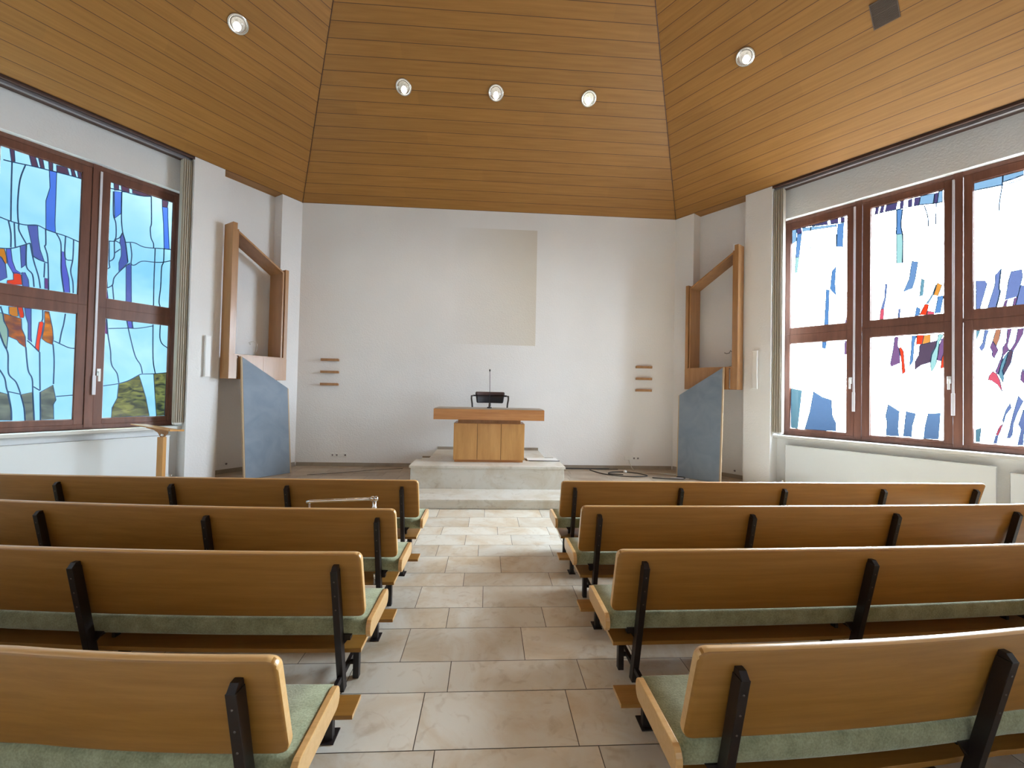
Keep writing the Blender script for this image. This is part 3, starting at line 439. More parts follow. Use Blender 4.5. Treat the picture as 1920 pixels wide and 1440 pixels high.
T0, T1, Z0, Z1 = 1.82, 4.96, 1.02, 4.735      # window opening
for s, nm in (('L', 'left'), ('R', 'right')):
    for fn, suf in ((W, ''),):
        f = lambda t, d, z, fn=fn, s=s: fn(s, t, d, z)
        b = MB(); zt = 5.6 if suf else 5.6
        b.fbox(f, (-0.35, 0.0, -0.1), (0.394, 0.6, zt)); b.fbox(f, (0.394, 0.25, -0.1), (1.36, 0.6, zt)); b.fbox(f, (1.36, 0.0, -0.1), (1.79, 0.6, zt))
        b.fbox(f, (1.79, 0.30, -0.1), (T1 + 0.04, 0.6, Z0 - 0.02)); b.fbox(f, (1.79, 0.30, Z1), (T1 + 0.04, 0.6, zt))
        b.fbox(f, (1.79, 0.30, Z0 - 0.02), (T0, 0.6, Z1)); b.fbox(f, (T1, 0.30, Z0 - 0.02), (T1 + 0.04, 0.6, Z1))
        b.fbox(f, (T1 + 0.04, 0.0, -0.1), (5.44, 0.6, zt)); b.fbox(f, (5.44, 0.25, -0.1), (6.41, 0.6, zt)); b.fbox(f, (6.41, 0.0, -0.1), (6.95, 0.6, zt))
        st(b.build('wall_' + nm + suf, M['plaster'], origin=f(3.4, 0.3, 0)))
    b = MB(); b.fbox(lambda t, d, z, s=s: WR(s, t, d, z), (-0.35, 0.0, -0.1), (SIDE_LEN + 0.15, 0.3, 5.6)); st(b.build('wall_rear_' + nm, M['plaster'], origin=WR(s, 3.4, 0.1, 0)))
b = MB(); b.box((-3.9, Y_REAR - 0.3, -0.1), (3.95, Y_REAR, 5.6)); st(b.build('wall_rear', M['plaster']))
# skirting in the recesses
for s, nm in (('L', 'left'), ('R', 'right')):
    b = MB(); f = lambda t, d, z, s=s: W(s, t, d, z)
    b.fbox(f, (0.394, 0.232, H_CH), (1.36, 0.25, 0.20)); b.fbox(f, (0.012, -0.016, H_CH), (0.394, 0.0, 0.20))
    st(b.build('baseboard_' + nm, M['skirt_stone']))

# ------------------------------------------------------------------ ceiling: hipped timber roof
TAN = 0.7265; HK = 0.589
def ceil_poly(b, pts, uvs, e0, e1):
    e0, e1 = Vector(e0), Vector(e1); u = (e1 - e0).normalized()
    k = len(b.v); b.add(pts, [tuple(range(len(pts)))])
    for p in pts:
        d = Vector(p) - e0; uu = d.dot(u); uvs.append((uu, (d - u * uu).length))
cb = MB(); uvs = []
kk = YB - Y_MID
CL, CR = Vector((-3.71, YB, ZC)), Vector((3.767, YB, ZC))
TL, TR = Vector((-3.71 + HK * kk, Y_MID, ZC + TAN * kk)), Vector((3.767 - HK * kk, Y_MID, ZC + TAN * kk))
EL, ER = W('L', SIDE_LEN, 0, ZC), W('R', SIDE_LEN, 0, ZC)
mir = lambda p: Vector((p.x, 2 * Y_MID - p.y, p.z))
ceil_poly(cb, [CL, CR, TR, TL], uvs, CL, CR); ceil_poly(cb, [CL, TL, EL], uvs, CL, EL); ceil_poly(cb, [CR, ER, TR], uvs, CR, ER)
ceil_poly(cb, [mir(CL), mir(TL), mir(TR), mir(CR)], uvs, mir(CL), mir(CR)); ceil_poly(cb, [mir(CL), EL, TL], uvs, mir(CL), EL); ceil_poly(cb, [mir(CR), TR, ER], uvs, mir(CR), ER)
# flat soffit boards outside the eaves line
for s in 'LR':
    for fn in (W, WR):
        ceil_poly(cb, [fn(s, -0.5, 0, ZC), fn(s, SIDE_LEN + 0.3, 0, ZC), fn(s, SIDE_LEN + 0.3, 0.8, ZC), fn(s, -0.5, 0.8, ZC)], uvs, fn(s, -0.5, 0, ZC), fn(s, SIDE_LEN + 0.3, 0, ZC))
ce = cb.build('ceiling', M['ceiling'], origin=(0, Y_MID, ZC))
uvl = ce.data.uv_layers.new(name='UVMap')
for p in ce.data.polygons:
    for li in p.loop_indices: uvl.data[li].uv = uvs[ce.data.loops[li].vertex_index]
st(ce)
# thin dark strips along the hips
b = MB()
for a, c in ((CL, TL), (CR, TR)):
    b.tube([a + Vector((0, -0.004, -0.004)), c + Vector((0, -0.004, -0.004))], 0.005, 6)
st(b.build('trim_hips', M['track_wood']))

# ------------------------------------------------------------------ windows
def window(s, fn, num, panes, base, rods, handles):
    f = lambda t, d, z: fn(s, t, d, z)
    fr = MB(); D0, D1 = 0.395, 0.47
    cols = sorted(set((p[0], p[1]) for p in panes.values()))
    tb = [T0] + [ (cols[i][1] + cols[i + 1][0]) / 2 for i in range(len(cols) - 1)] + [T1]
    # outer frame and posts between the casements
    fr.fbox(f, (T0, D0, Z0), (T0 + 0.045, D1, Z1)); fr.fbox(f, (T1 - 0.045, D0, Z0), (T1, D1, Z1))
    fr.fbox(f, (T0, D0, Z1 - 0.06), (T1, D1, Z1)); fr.fbox(f, (T0, D0, Z0 - 0.022), (T1, D1 + 0.02, Z0 + 0.045)); fr.fbox(f, (T0, D0 + 0.012, 2.70), (T1, D1, 2.76))
    for c in tb[1:-1]: fr.fbox(f, (c - 0.045, D0 - 0.012, Z0), (c + 0.045, D1, Z1))
    o = fr.build('window_%d' % num, M['window_wood'], origin=f(3.4, 0.43, Z0), bevel=0.004)
    st(o)
    for name, (t0, t1, z0, z1) in panes.items():
        i = [k for k, c in enumerate(cols) if c[0] <= t0 + 0.01 and c[1] >= t1 - 0.01][0]
        a = (tb[i] + (0.048 if i else 0.045)); c = tb[i + 1] - (0.048 if i < len(cols) - 1 else 0.045)
        lo = Z0 + 0.045 if z0 < 2 else 2.735; hi = 2.725 if z0 < 2 else Z1 - 0.06
        # casement: stiles and rails round the pane, a bead against the glass
        m = MB()
        for (u0, u1, v0, v1) in ((a, t0, lo, hi), (t1, c, lo, hi), (t0, t1, lo, z0), (t0, t1, z1, hi)):
            m.fbox(f, (u0, D0 + 0.006, v0), (u1, D1, v1))
        e = 0.008
        for (u0, u1, v0, v1) in ((t0 - 0.01, t0 + e, z0, z1), (t1 - e, t1 + 0.01, z0, z1), (t0, t1, z0 - 0.01, z0 + e), (t0, t1, z1 - e, z1 + 0.01)):
            m.fbox(f, (u0, D0 + 0.025, v0), (u1, D0 + 0.05, v1))
        cs = m.build('casement', M['window_wood'], o, bevel=0.003)
        g = MB(); g.add([f(t0, 0.45, z0), f(t1, 0.45, z0), f(t1, 0.45, z1), f(t0, 0.45, z1)], [(0, 1, 2, 3)])
        g.build('pane', base, cs)
        if name in GLASS:
            lines, pieces = GLASS[name]
            if pieces:
                mats = []; g = MB()
                for kind, poly in pieces:
                    key = kind
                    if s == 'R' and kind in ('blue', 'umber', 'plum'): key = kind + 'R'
                    if key not in mats: mats.append(key)
                    g.mi = mats.index(key)
                    g.add([f(t, 0.442, z) for t, z in poly], [tuple(range(len(poly)))])
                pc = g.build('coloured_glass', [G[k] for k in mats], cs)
            if lines or pieces:
                g = MB()
                for l in lines:
                    rib(g, f, l, 0.0065)
                for kind, poly in pieces: rib(g, f, poly + [poly[0]], 0.0035)
                if g.v: g.build('lead_came', M['came'], cs)
    for (t, za, zb, zg) in rods:
        m = MB(); m.fbox(f, (t - 0.012, 0.36, zb), (t + 0.012, 0.382, za)); m.fbox(f, (t - 0.018, 0.345, zb), (t + 0.018, 0.366, zg))
        m.build('opening_rod', M['white_rod'], o, bevel=0.004)
    for (t, z) in handles:
        m = MB(); m.fbox(f, (t - 0.02, 0.375, z - 0.05), (t + 0.02, 0.392, z + 0.05)); m.fbox(f, (t - 0.012, 0.35, z - 0.01), (t + 0.012, 0.392, z + 0.012)); m.fbox(f, (t - 0.012, 0.34, z - 0.13), (t + 0.012, 0.358, z + 0.012))
        m.build('handle', M['white_plastic'], o, bevel=0.004)
    return o
def smooth_line(l, k=4):
    if len(l) < 3: return l
    out = []
    P = [l[0]] + list(l) + [l[-1]]
    for i in range(1, len(P) - 2):
        p0, p1, p2, p3 = [Vector(q) for q in P[i - 1:i + 3]]
        for j in range(k):
            t = j / k
            out.append(tuple(0.5 * ((2 * p1) + (p2 - p0) * t + (2 * p0 - 5 * p1 + 4 * p2 - p3) * t * t + (3 * p1 - p0 - 3 * p2 + p3) * t ** 3)))
    out.append(tuple(l[-1])); return out
def rib(g, f, l, hw):
    closed = l[0] == l[-1]
    l = l if closed else smooth_line(l)
    rs = []
    for i, p in enumerate(l):
        a = Vector(l[max(i - 1, 0)]); c = Vector(l[min(i + 1, len(l) - 1)]); d = c - a
        if d.length < 1e-5: continue
        d.normalize(); n = Vector((-d.y, d.x)) * hw; p = Vector(p)
        rs.append([f(p.x + n.x, 0.441, p.y + n.y), f(p.x + n.x, 0.434, p.y + n.y), f(p.x - n.x, 0.434, p.y - n.y), f(p.x - n.x, 0.441, p.y - n.y)])
    if len(rs) > 1: g.rings(rs, smooth=False)
PL = {k: v for k, v in PANES.items() if k[0] == 'L'}; PL['L3u'] = (3.945, 4.72, 2.86, 4.575); PL['L3l'] = (3.945, 4.72, 1.135, 2.6)
PR = {k: v for k, v in PANES.items() if k[0] == 'R'}
window('L', W, 1, PL, G['baseL'], [(2.755, 4.65, 1.48, 1.75), (3.79, 4.65, 1.48, 1.75)], [(2.705, 1.80)])
window('R', W, 2, PR, G['baseR'], [(2.82, 4.65, 1.45, 1.75), (3.875, 4.65, 1.45, 1.75)], [(2.775, 1.93), (3.835, 1.93)])

# sills, radiators, blinds
for s, nm, side in (('L', 'left', 'blue-tinted'), ('R', 'right', 'bright white')):
    f = lambda t, d, z, s=s: W(s, t, d, z)
    b = MB(); b.fbox(f, (1.795, 0.13, 0.955), (T1 + 0.03, 0.40, 1.0))
    st(b.build('trim_window_sill_' + nm, mat('pale_sill_stone_' + nm, (0.62, 0.61, 0.57), 0.35), bevel=0.004))
def radiator(s, t0, t1, z1, label):
    f = lambda t, d, z: W(s, t, d, z)
    root = empty('radiator', f((t0 + t1) / 2, 0.22, 0.14), label, 'radiator', None)
    m = MB(); m.fbox(f, (t0, 0.165, 0.14), (t1, 0.175, z1 - 0.012)); m.fbox(f, (t0, 0.245, 0.14), (t1, 0.255, z1 - 0.012))
    m.fbox(f, (t0, 0.165, 0.14), (t0 + 0.008, 0.255, z1 - 0.012)); m.fbox(f, (t1 - 0.008, 0.165, 0.14), (t1, 0.255, z1 - 0.012))
    m.build('panel', M['radiator'], root, bevel=0.006)
    g = MB(); g.fbox(f, (t0 - 0.004, 0.158, z1 - 0.012), (t1 + 0.004, 0.262, z1 + 0.004))
    g.build('top_grille', M['radiator'], root, bevel=0.003)
    v = MB(); v.lathe(lambda x, y, h: f(t0 - 0.01 - h, 0.21 + x, 0.22 + y), [(0.008, -0.05), (0.012, 0.0), (0.022, 0.002), (0.024, 0.05), (0.018, 0.06)], 14)
    v.tube([f(t0 - 0.02, 0.21, 0.22), f(t0 - 0.02, 0.21, 0.14), f(t0 - 0.02, 0.30, 0.13)], 0.009)
    v.build('valve', M['chrome'], root)
    for tt in (t0 + 0.12, t1 - 0.12):
        k = MB(); k.fbox(f, (tt - 0.02, 0.25, 0.3), (tt + 0.02, 0.298, z1 - 0.1)); k.build('wall_bracket', M['white_plastic'], root)
        q = MB(); q.fbox(f, (tt - 0.015, 0.18, 0.002), (tt + 0.015, 0.24, 0.15)); q.build('foot', M['radiator'], root)
    return root
radiator('L', 1.93, 4.3, 0.855, 'long white panel radiator below the blue-tinted stained glass window')
radiator('R', 1.965, 4.262, 0.845, 'long white panel radiator below the bright window, nearer the leaning board')
radiator('R', 4.37, 4.92, 0.785, 'lower white radiator cut by the picture edge, below the bright window')
def blind(s, t0, t1, label):
    f = lambda t, d, z: W(s, t, d, z)
    root = empty('vertical_blind', f((t0 + t1) / 2, 0.12, 1.05), label, 'blind', None)
    m = MB(); n = 8
    for i in range(n):
        t = t0 + (t1 - t0) * (i + 0.5) / n; k = 0.010 if i % 2 else -0.004
        m.fbox(f, (t - 0.0015 + k * 0.3, 0.06 + k, 1.055), (t + 0.0015 + k * 0.3, 0.165 + k, 5.19))
        m.hexa([f(t - 0.008, 0.058 + k, 1.055), f(t + 0.006, 0.058 + k, 1.055), f(t + 0.007, 0.064 + k, 1.055), f(t - 0.006, 0.064 + k, 1.055), f(t - 0.008, 0.058 + k, 5.19), f(t + 0.006, 0.058 + k, 5.19), f(t + 0.007, 0.064 + k, 5.19), f(t - 0.006, 0.064 + k, 5.19)])
    m.build('slats', M['blind'], root)
    h = MB(); h.fbox(f, (1.80, 0.085, 5.195), (T1 + 0.03, 0.13, 5.235)); h.build('headrail', M['track_grey'], root, bevel=0.003)
    w_ = MB()
    for i in range(n):
        t = t0 + (t1 - t0) * (i + 0.5) / n; w_.fbox(f, (t - 0.004, 0.06, 1.03), (t + 0.004, 0.165, 1.058))
    w_.build('bottom_weights', M['white_plastic'], root)
blind('L', 1.805, 1.915, 'beige vertical blind gathered beside the blue-tinted window')
blind('R', 1.80, 1.94, 'beige vertical blind gathered beside the glaring white window')
for s, nm in (('L', 'left'), ('R', 'right')):
    f = lambda t, d, z, s=s: W(s, t, d, z)
    b = MB(); b.fbox(f, (1.79, 0.0, 5.235), (T1 + 0.04, 0.30, 5.253)); b.fbox(f, (1.79, 0.0, 5.215), (T1 + 0.04, 0.02, 5.253))
    st(b.build('trim_curtain_board_' + nm, M['track_wood']))

# ------------------------------------------------------------------ pews
AX = 0.04       # middle of the aisle
def make_pew(side, y0, a, smax, slope, posts, end, label, group):
    sx = -1 if side == 'L' else 1
    def cv(u):
        s = max(0.0, u - 0.65)
        return a * s * s if s <= smax else a * smax * smax + (2 * a * smax * slope) * (s - smax)
    def P(u, y, z): return Vector((AX + sx * u, y0 + y + cv(u), z))
    root = empty('pew', (AX + sx * 2.5, y0 + 0.2, 0), label, 'pew', group)
    nseg = 28
    def us(u0, u1): return [u0 + (u1 - u0) * i / nseg for i in range(nseg + 1)]
    # backrest: curved plywood board with rounded corners
    lean = 0.26; th = 0.042; r = 0.014; rc = 0.035; ztop, zbot = 0.80, 0.418
    rs = []
    ulist = [0.68 + rc * (1 - math.cos(q)) for q in (0.0, 0.25, 0.5, 0.8, 1.1, 1.57)] + us(0.72, end - 0.04)[0:] + [end - rc * (1 - math.sin(q)) for q in (0.5, 0.9, 1.3, 1.57)]
    ulist = sorted(set(round(u, 5) for u in ulist))
    for u in ulist:
        e = min(u - 0.68, end - u); cut = 0.0
        if e < rc: cut = rc - math.sqrt(max(0, rc * rc - (rc - e) ** 2))
        rr = max(0.002, r * min(1, 0.25 + e / 0.012))
        zt, zb = ztop - cut, zbot + cut; pr = []
        yr = lambda z: (ztop - z) * lean
        inset = (1 - min(1, 0.35 + e / 0.010)) * 0.010
        ring = []
        for k in range(7):
            q = math.pi * k / 6; ring.append((yr(zt) + th / 2 - math.cos(q) * (th / 2 - inset), zt - r + math.sin(q) * r))
        for k in range(7):
            q = math.pi * k / 6; ring.append((yr(zb) + th / 2 + math.cos(q) * (th / 2 - inset), zb + r - math.sin(q) * r))
        rs.append([P(u, y, z) for y, z in ring])
    m = MB(); m.rings(rs)
    # plies show on the narrow edges
    bk = m.build('backrest', [M['pew_wood'], M['pew_edge']], root)
    for p in bk.data.polygons:
        n = p.normal
        if abs(n.x) > 0.75 or n.z > 0.80: p.material_index = 1
    # cushion
    rs = []
    for u in us(0.664, end - 0.02):
        ring = []
        for (yc_, zc_, q0) in ((0.112 + 0.028, 0.408 - 0.028, 180), (0.465 - 0.02, 0.408 - 0.02, 90), (0.465 - 0.008, 0.306 + 0.008, 0), (0.112 + 0.03, 0.306 + 0.03, -90)):
            rad = {180: 0.028, 90: 0.02, 0: 0.008, -90: 0.03}[q0]
            for k in range(5):
                q = R(q0 - 90 * k / 4); ring.append((yc_ + math.cos(q) * rad, zc_ + math.sin(q) * rad))
        rs.append([P(u, y, z) for y, z in ring])
    m = MB(); m.rings(rs); m.build('seat_cushion', M['felt'], root)
    # seat board and the wooden end strips
    def slab(name, u0, u1, ya, yb, za, zb, mt, bev=0.0, edge=None):
        m = MB(); rs = [[P(u, ya, za), P(u, yb, za), P(u, yb, zb), P(u, ya, zb)] for u in us(u0, u1)]
        m.rings(rs, smooth=False)
        o = m.build(name, [mt, edge or mt], root, bevel=bev)
        if edge:
            for p in o.data.polygons:
                if abs(p.normal.x) > 0.8: p.material_index = 1
        return o
    slab('seat_board', 0.67, end - 0.03, 0.165, 0.45, 0.296, 0.308, M['pew_wood'], 0, M['pew_edge'])
    for ua in (0.638, end - 0.022):
        m = MB(); A = []; B = []
        for (yc_, q0) in ((0.065 + 0.037, 180), (0.462 - 0.037, 0)):
            for k in range(9):
                q = R(q0 + 90 - 180 * k / 8) if q0 == 0 else R(270 - 180 * k / 8)
                A.append(P(ua, yc_ + math.cos(q) * 0.037, 0.366 + math.sin(q) * 0.047)); B.append(P(ua + 0.026, yc_ + math.cos(q) * 0.037, 0.366 + math.sin(q) * 0.047))
        m.prism(A, B); m.build('seat_end_strip', M['pew_edge'], root, bevel=0.003)
    slab('book_shelf', 0.71, end - 0.05, 0.158, 0.45, 0.195, 0.217, M['pew_wood'], 0.002, M['pew_edge'])
    slab('kneeler_board', 0.625, end - 0.05, -0.245, -0.115, 0.145, 0.165, M['pew_wood'], 0.002, M['pew_edge'])
    # steel frames
    for u in posts:
        if u > end: continue
        lean2 = 0.107
        def bar(m, ya0, ya1, z0_, yb0, yb1, z1_, hw=0.0165, u=u):
            m.hexa([P(u - hw, ya0, z0_), P(u + hw, ya0, z0_), P(u + hw, ya1, z0_), P(u - hw, ya1, z0_), P(u - hw, yb0, z1_), P(u + hw, yb0, z1_), P(u + hw, yb1, z1_), P(u - hw, yb1, z1_)])
        m = MB(); bar(m, 0.130, 0.178, 0.0, -0.030, 0.020, 0.715, 0.017)
        bar(m, -0.030, 0.020, 0.715, -0.010, 0.015, 0.738, 0.014)
        m.mi = 1
        for zz in (0.66, 0.58, 0.50):
            yy = 0.130 - zz * 0.2238
            m.lathe(lambda x, y, h, yy=yy, zz=zz: P(u + x, yy - h, zz + y), [(0.0045, -0.004), (0.0045, 0.0015), (0.002, 0.0025)], 8)
        m.build('rear_post', [M['metal'], M['bolt']], root, bevel=0.002)
        m = MB(); bar(m, 0.235, 0.272, 0.0, 0.235, 0.272, 0.195, u=u - 0.045); m.build('front_leg', M['metal'], root, bevel=0.002)
        m = MB(); bar(m, -0.16, 0.42, 0.07, -0.16, 0.42, 0.10, 0.011); bar(m, 0.39, 0.425, 0.10, 0.40, 0.435, 0.195, 0.011); m.fbox(lambda q, y, z: P(u + q, y, z), (-0.06, -0.175, 0.085), (0.011, -0.16, 0.10)); m.fbox(lambda q, y, z: P(u + q, y, z), (-0.05, 0.245, 0.075), (0.011, 0.262, 0.095)); m.build('low_rail', M['metal'], root, bevel=0.002)
        m = MB(); bar(m, 0.15, 0.41, 0.274, 0.15, 0.43, 0.296, 0.009); bar(m, 0.235, 0.272, 0.217, 0.235, 0.272, 0.275, 0.01)
        m.prism([P(u - 0.003, 0.10, 0.312), P(u - 0.003, 0.115, 0.24), P(u - 0.003, 0.19, 0.312)], [P(u + 0.003, 0.10, 0.312), P(u + 0.003, 0.115, 0.24), P(u + 0.003, 0.19, 0.312)])
        m.prism([P(u - 0.06, 0.105, 0.325), P(u - 0.012, 0.105, 0.265), P(u + 0.012, 0.105, 0.265), P(u + 0.016, 0.105, 0.325)], [P(u - 0.06, 0.122, 0.325), P(u - 0.012, 0.122, 0.265), P(u + 0.012, 0.122, 0.265), P(u + 0.016, 0.122, 0.325)])
        m.build('seat_bearer', M['metal'], root)
        m = MB(); bar(m, -0.185, -0.15, 0.004, -0.185, -0.15, 0.145, u=u - 0.055); m.fbox(lambda q, y, z: P(u - 0.145 + q, y, z), (0.06, -0.205, 0.0), (0.12, -0.11, 0.006))
        m.build('kneeler_leg', M['metal'], root, bevel=0.002)
    return root
ROWS = [
 ('L', 3.90, 0.008, 9, 1, (0.83, 1.88, 2.92, 3.95, 4.98), 5.15, 'oak-brown pew left of the aisle in the front row, nearest the podium'),
 ('R', 3.92, 0.003, 9, 1, (0.81, 1.86, 2.92, 3.98, 5.01), 5.13, 'oak-brown pew right of the aisle in the front row, nearest the podium'),
 ('L', 2.955, 0.022, 3.2, 1, (0.805, 1.99, 3.19, 4.3), 5.2, 'oak-brown second-row pew left of the aisle, carrying the chrome support frame'),
 ('R', 3.06, 0.0085, 9, 1, (0.815, 2.02, 3.24, 4.36), 5.2, 'oak-brown pew right of the aisle in the second row from the podium'),
 ('L', 2.17, 0.025, 2.2, 1, (0.805, 2.12, 3.4, 4.6), 4.8, 'oak-brown pew left of the aisle in the third row from the podium'),
 ('R', 2.20, 0.013, 2.8, 1, (0.83, 2.16, 3.4, 4.6), 4.8, 'oak-brown pew right of the aisle in the third row from the podium'),
 ('L', 1.33, 0.080, 0.95, 0.25, (0.80, 1.95, 3.1, 4.2), 4.6, 'oak-brown pew left of the aisle in the last row, nearest the viewer'),
 ('R', 1.345, 0.045, 1.4, 0.5, (0.825, 1.87, 3.0, 4.1), 4.6, 'oak-brown pew right of the aisle in the last row, nearest the viewer'),
]
for r_ in ROWS: make_pew(*r_, 'curved pews in rows on both sides of the aisle')

# chrome support frame standing on the second left pew
fx = lambda x, y, z: (x, y, z)
root = empty('chrome_support_frame', (-1.05, 3.20, 0.408), 'chrome tubular support frame with jointed top bar, standing on the second-row pew', 'support frame')
m = MB(); m.tube([(-1.325, 3.13, 0.800), (-1.30, 3.13, 0.805), (-0.86, 3.15, 0.822)], 0.0115, 12); m.build('top_bar', M['chrome'], root)
m = MB()
for x in (-0.852, -0.825): m.lathe(lambda a, c, h, x=x: (x + h, 3.15 + a, 0.823 + c), [(0.010, -0.013), (0.018, -0.009), (0.019, 0), (0.018, 0.009), (0.010, 0.013)], 16)
m.lathe(lambda a, c, h: (-0.838 + a, 3.15 + c, 0.74 + h), [(0.018, 0.0), (0.02, 0.02), (0.014, 0.03), (0.013, 0.075)], 14)
m.build('joint', M['chrome'], root)
m = MB(); m.tube([(-1.305, 3.13, 0.80), (-1.305, 3.16, 0.408)], 0.006); m.build('leg', M['chrome'], root)
m = MB(); m.tube([(-0.838, 3.15, 0.745), (-0.838, 3.18, 0.408)], 0.012); m.build('leg', M['chrome'], root)
m = MB(); m.tube([(-1.305, 3.16, 0.415), (-0.838, 3.18, 0.415)], 0.006); m.build('foot_bar', M['chrome'], root)
m = MB(); m.tube([(-0.800, 3.075, 0.300), (-0.800, 3.075, 0.2175)], 0.011); m.build('lower_leg', M['chrome'], root)

# ------------------------------------------------------------------ altar
ax, ay, az = 0.025, 6.72, 0.485
root = empty('altar_table', (ax, ay + 0.3, az), 'light oak altar table with thick overhanging top on a three-panel base', 'altar')
m = MB(); m.box((-0.535, ay + 0.03, az), (0.585, ay + 0.50, 0.525)); m.build('plinth', M['altar_top_wood'], root)
w3 = (0.605 + 0.555) / 3
for i in range(3):
    m = MB(); m.box((-0.555 + i * w3 + 0.003, ay, 0.525), (-0.555 + (i + 1) * w3 - 0.003, ay + 0.03, 1.115)); m.build('front_panel', M['altar_wood'], root, bevel=0.002)
m = MB(); m.box((-0.549, ay + 0.032, 0.525), (0.599, ay + 0.54, 1.112)); m.build('base_cabinet', M['track_wood'], root)
for x_ in (-0.555, 0.585):
    m = MB(); m.box((x_, ay + 0.031, 0.525), (x_ + 0.02, ay + 0.54, 1.117)); m.build('side_panel', M['altar_wood'], root, bevel=0.002)
m = MB(); m.box((-0.534, ay + 0.031, 1.112), (0.584, ay + 0.54, 1.118)); m.build('base_top', M['altar_wood'], root)
m = MB(); m.box((-0.49, ay + 0.05, 1.118), (0.54, ay + 0.48, 1.185)); m.build('recessed_neck', M['frame_wood'], root)
m = MB(); m.box((-0.868, 6.60, 1.183), (0.908, 7.22, 1.352)); m.build('table_top', M['altar_top_wood'], root, bevel=0.002)
m = MB(); m.box((-0.858, 6.612, 1.352), (0.898, 7.21, 1.362)); m.build('inlay_slab', M['skirt_stone'], root, bevel=0.001)
# microphone
root = empty('gooseneck_microphone', (0.02, 6.88, 1.362), 'slim black gooseneck microphone standing on the altar top', 'microphone')
m = MB(); m.lathe(lambda x, y, h: (0.02 + x, 6.88 + y, 1.362 + h), [(0.035, 0), (0.035, 0.012), (0.018, 0.02), (0.013, 0.09), (0.006, 0.1)], 20); m.box((-0.02, 6.86, 1.362), (0.055, 6.90, 1.384)); m.build('base', M['black'], root)
m = MB(); m.tube([(0.02, 6.88, 1.45), (0.019, 6.88, 1.7), (0.013, 6.88, 1.985)], 0.0045); m.build('stem', M['black'], root)
m = MB(); m.lathe(lambda x, y, h: (0.013 + x, 6.88 + y, 1.975 + h), [(0.004, 0), (0.011, 0.006), (0.013, 0.02), (0.011, 0.034), (0.004, 0.042)], 14); m.build('capsule', M['black'], root)
m = MB(); m.box((0.035, 6.855, 1.384), (0.058, 6.875, 1.39)); m.build('switch', M['white_plastic'], root)
# chair behind the altar
cx, cyy, cz = 0.028, 7.66, 0.485
root = empty('armchair', (cx, cyy + 0.1, cz), 'black leather armchair with tubular metal arms behind the altar', 'chair')
def shell(m, rows, th):   # rows: (z, half width, y) bottom to top
    rs = []
    for z, hw, y in rows:
        ring = []
        n = 14
        for i in range(n + 1):
            q = -1 + 2 * i / n; ring.append((cx + q * hw, y + 0.07 * (1 - q * q), z))
        for i in range(n, -1, -1):
            q = -1 + 2 * i / n; ring.append((cx + q * hw, y + th + 0.07 * (1 - q * q), z))
        rs.append([Vector(p) for p in ring])
    m.rings(rs)
m = MB(); shell(m, [(1.425, 0.225, cyy + 0.01), (1.432, 0.243, cyy), (1.45, 0.25, cyy), (1.50, 0.256, cyy), (1.565, 0.266, cyy)], 0.05); m.build('backrest', M['leather'], root)
m = MB(); shell(m, [(1.565, 0.266, cyy - 0.004), (1.58, 0.271, cyy - 0.01), (1.61, 0.272, cyy - 0.008), (1.626, 0.268, cyy), (1.634, 0.255, cyy + 0.012)], 0.055); m.build('top_roll', M['leather_rim'], root)
for q in (-1, 1):
    m = MB(); m.tube([(cx + q * 0.262, cyy + 0.05, 1.560), (cx + q * 0.31, cyy + 0.03, 1.562), (cx + q * 0.342, cyy - 0.04, 1.552), (cx + q * 0.338, cyy - 0.12, 1.50), (cx + q * 0.322, cyy - 0.18, 1.42), (cx + q * 0.315, cyy - 0.2, 1.34), (cx + q * 0.31, cyy - 0.2, 1.05)], 0.015); m.build('arm', M['metal'], root)
    m = MB(); m.lathe(lambda x, y, h, q=q: (cx + q * 0.322 + x, cyy + 0.01 + h, 1.562 + y), [(0.006, -0.03), (0.012, -0.02), (0.012, 0.02), (0.006, 0.03)], 12); m.build('arm_joint', M['chrome'], root)
m = MB()
rs = []
for z, hw in ((1.00, 0.26), (1.015, 0.285), (1.06, 0.29), (1.085, 0.27)):
    rs.append([Vector((cx + a * hw, cyy - 0.12 + c * hw * 0.85, z)) for a, c in ((-1, -0.8), (-0.8, -1), (0.8, -1), (1, -0.8), (1, 0.8), (0.8, 1), (-0.8, 1), (-1, 0.8))])
m.rings(rs); m.build('seat', M['leather'], root)
m = MB(); m.tube([(cx, cyy + 0.16, 1.03), (cx, cyy + 0.17, 1.25), (cx, cyy + 0.13, 1.47)], 0.02); m.tube([(cx, cyy + 0.16, 1.03), (cx, cyy - 0.1, 1.0)], 0.02); m.build('back_support', M['metal'], root)
m = MB(); m.tube([(cx, cyy - 0.12, 1.0), (cx, cyy - 0.12, 0.56)], 0.03, 14); m.build('column', M['metal'], root)
for i in range(5):
    q = 2 * math.pi * i / 5 + 0.3; m = MB(); m.tube([(cx, cyy - 0.12, 0.57), (cx + 0.27 * math.cos(q), cyy - 0.12 + 0.27 * math.sin(q), 0.52)], [0.026, 0.014]); m.lathe(lambda x, y, h, q=q: (cx + 0.27 * math.cos(q) + x, cyy - 0.12 + 0.27 * math.sin(q) + y, 0.485 + h), [(0.02, 0), (0.025, 0.01), (0.012, 0.035)], 12)
    m.build('leg', M['metal'], root)
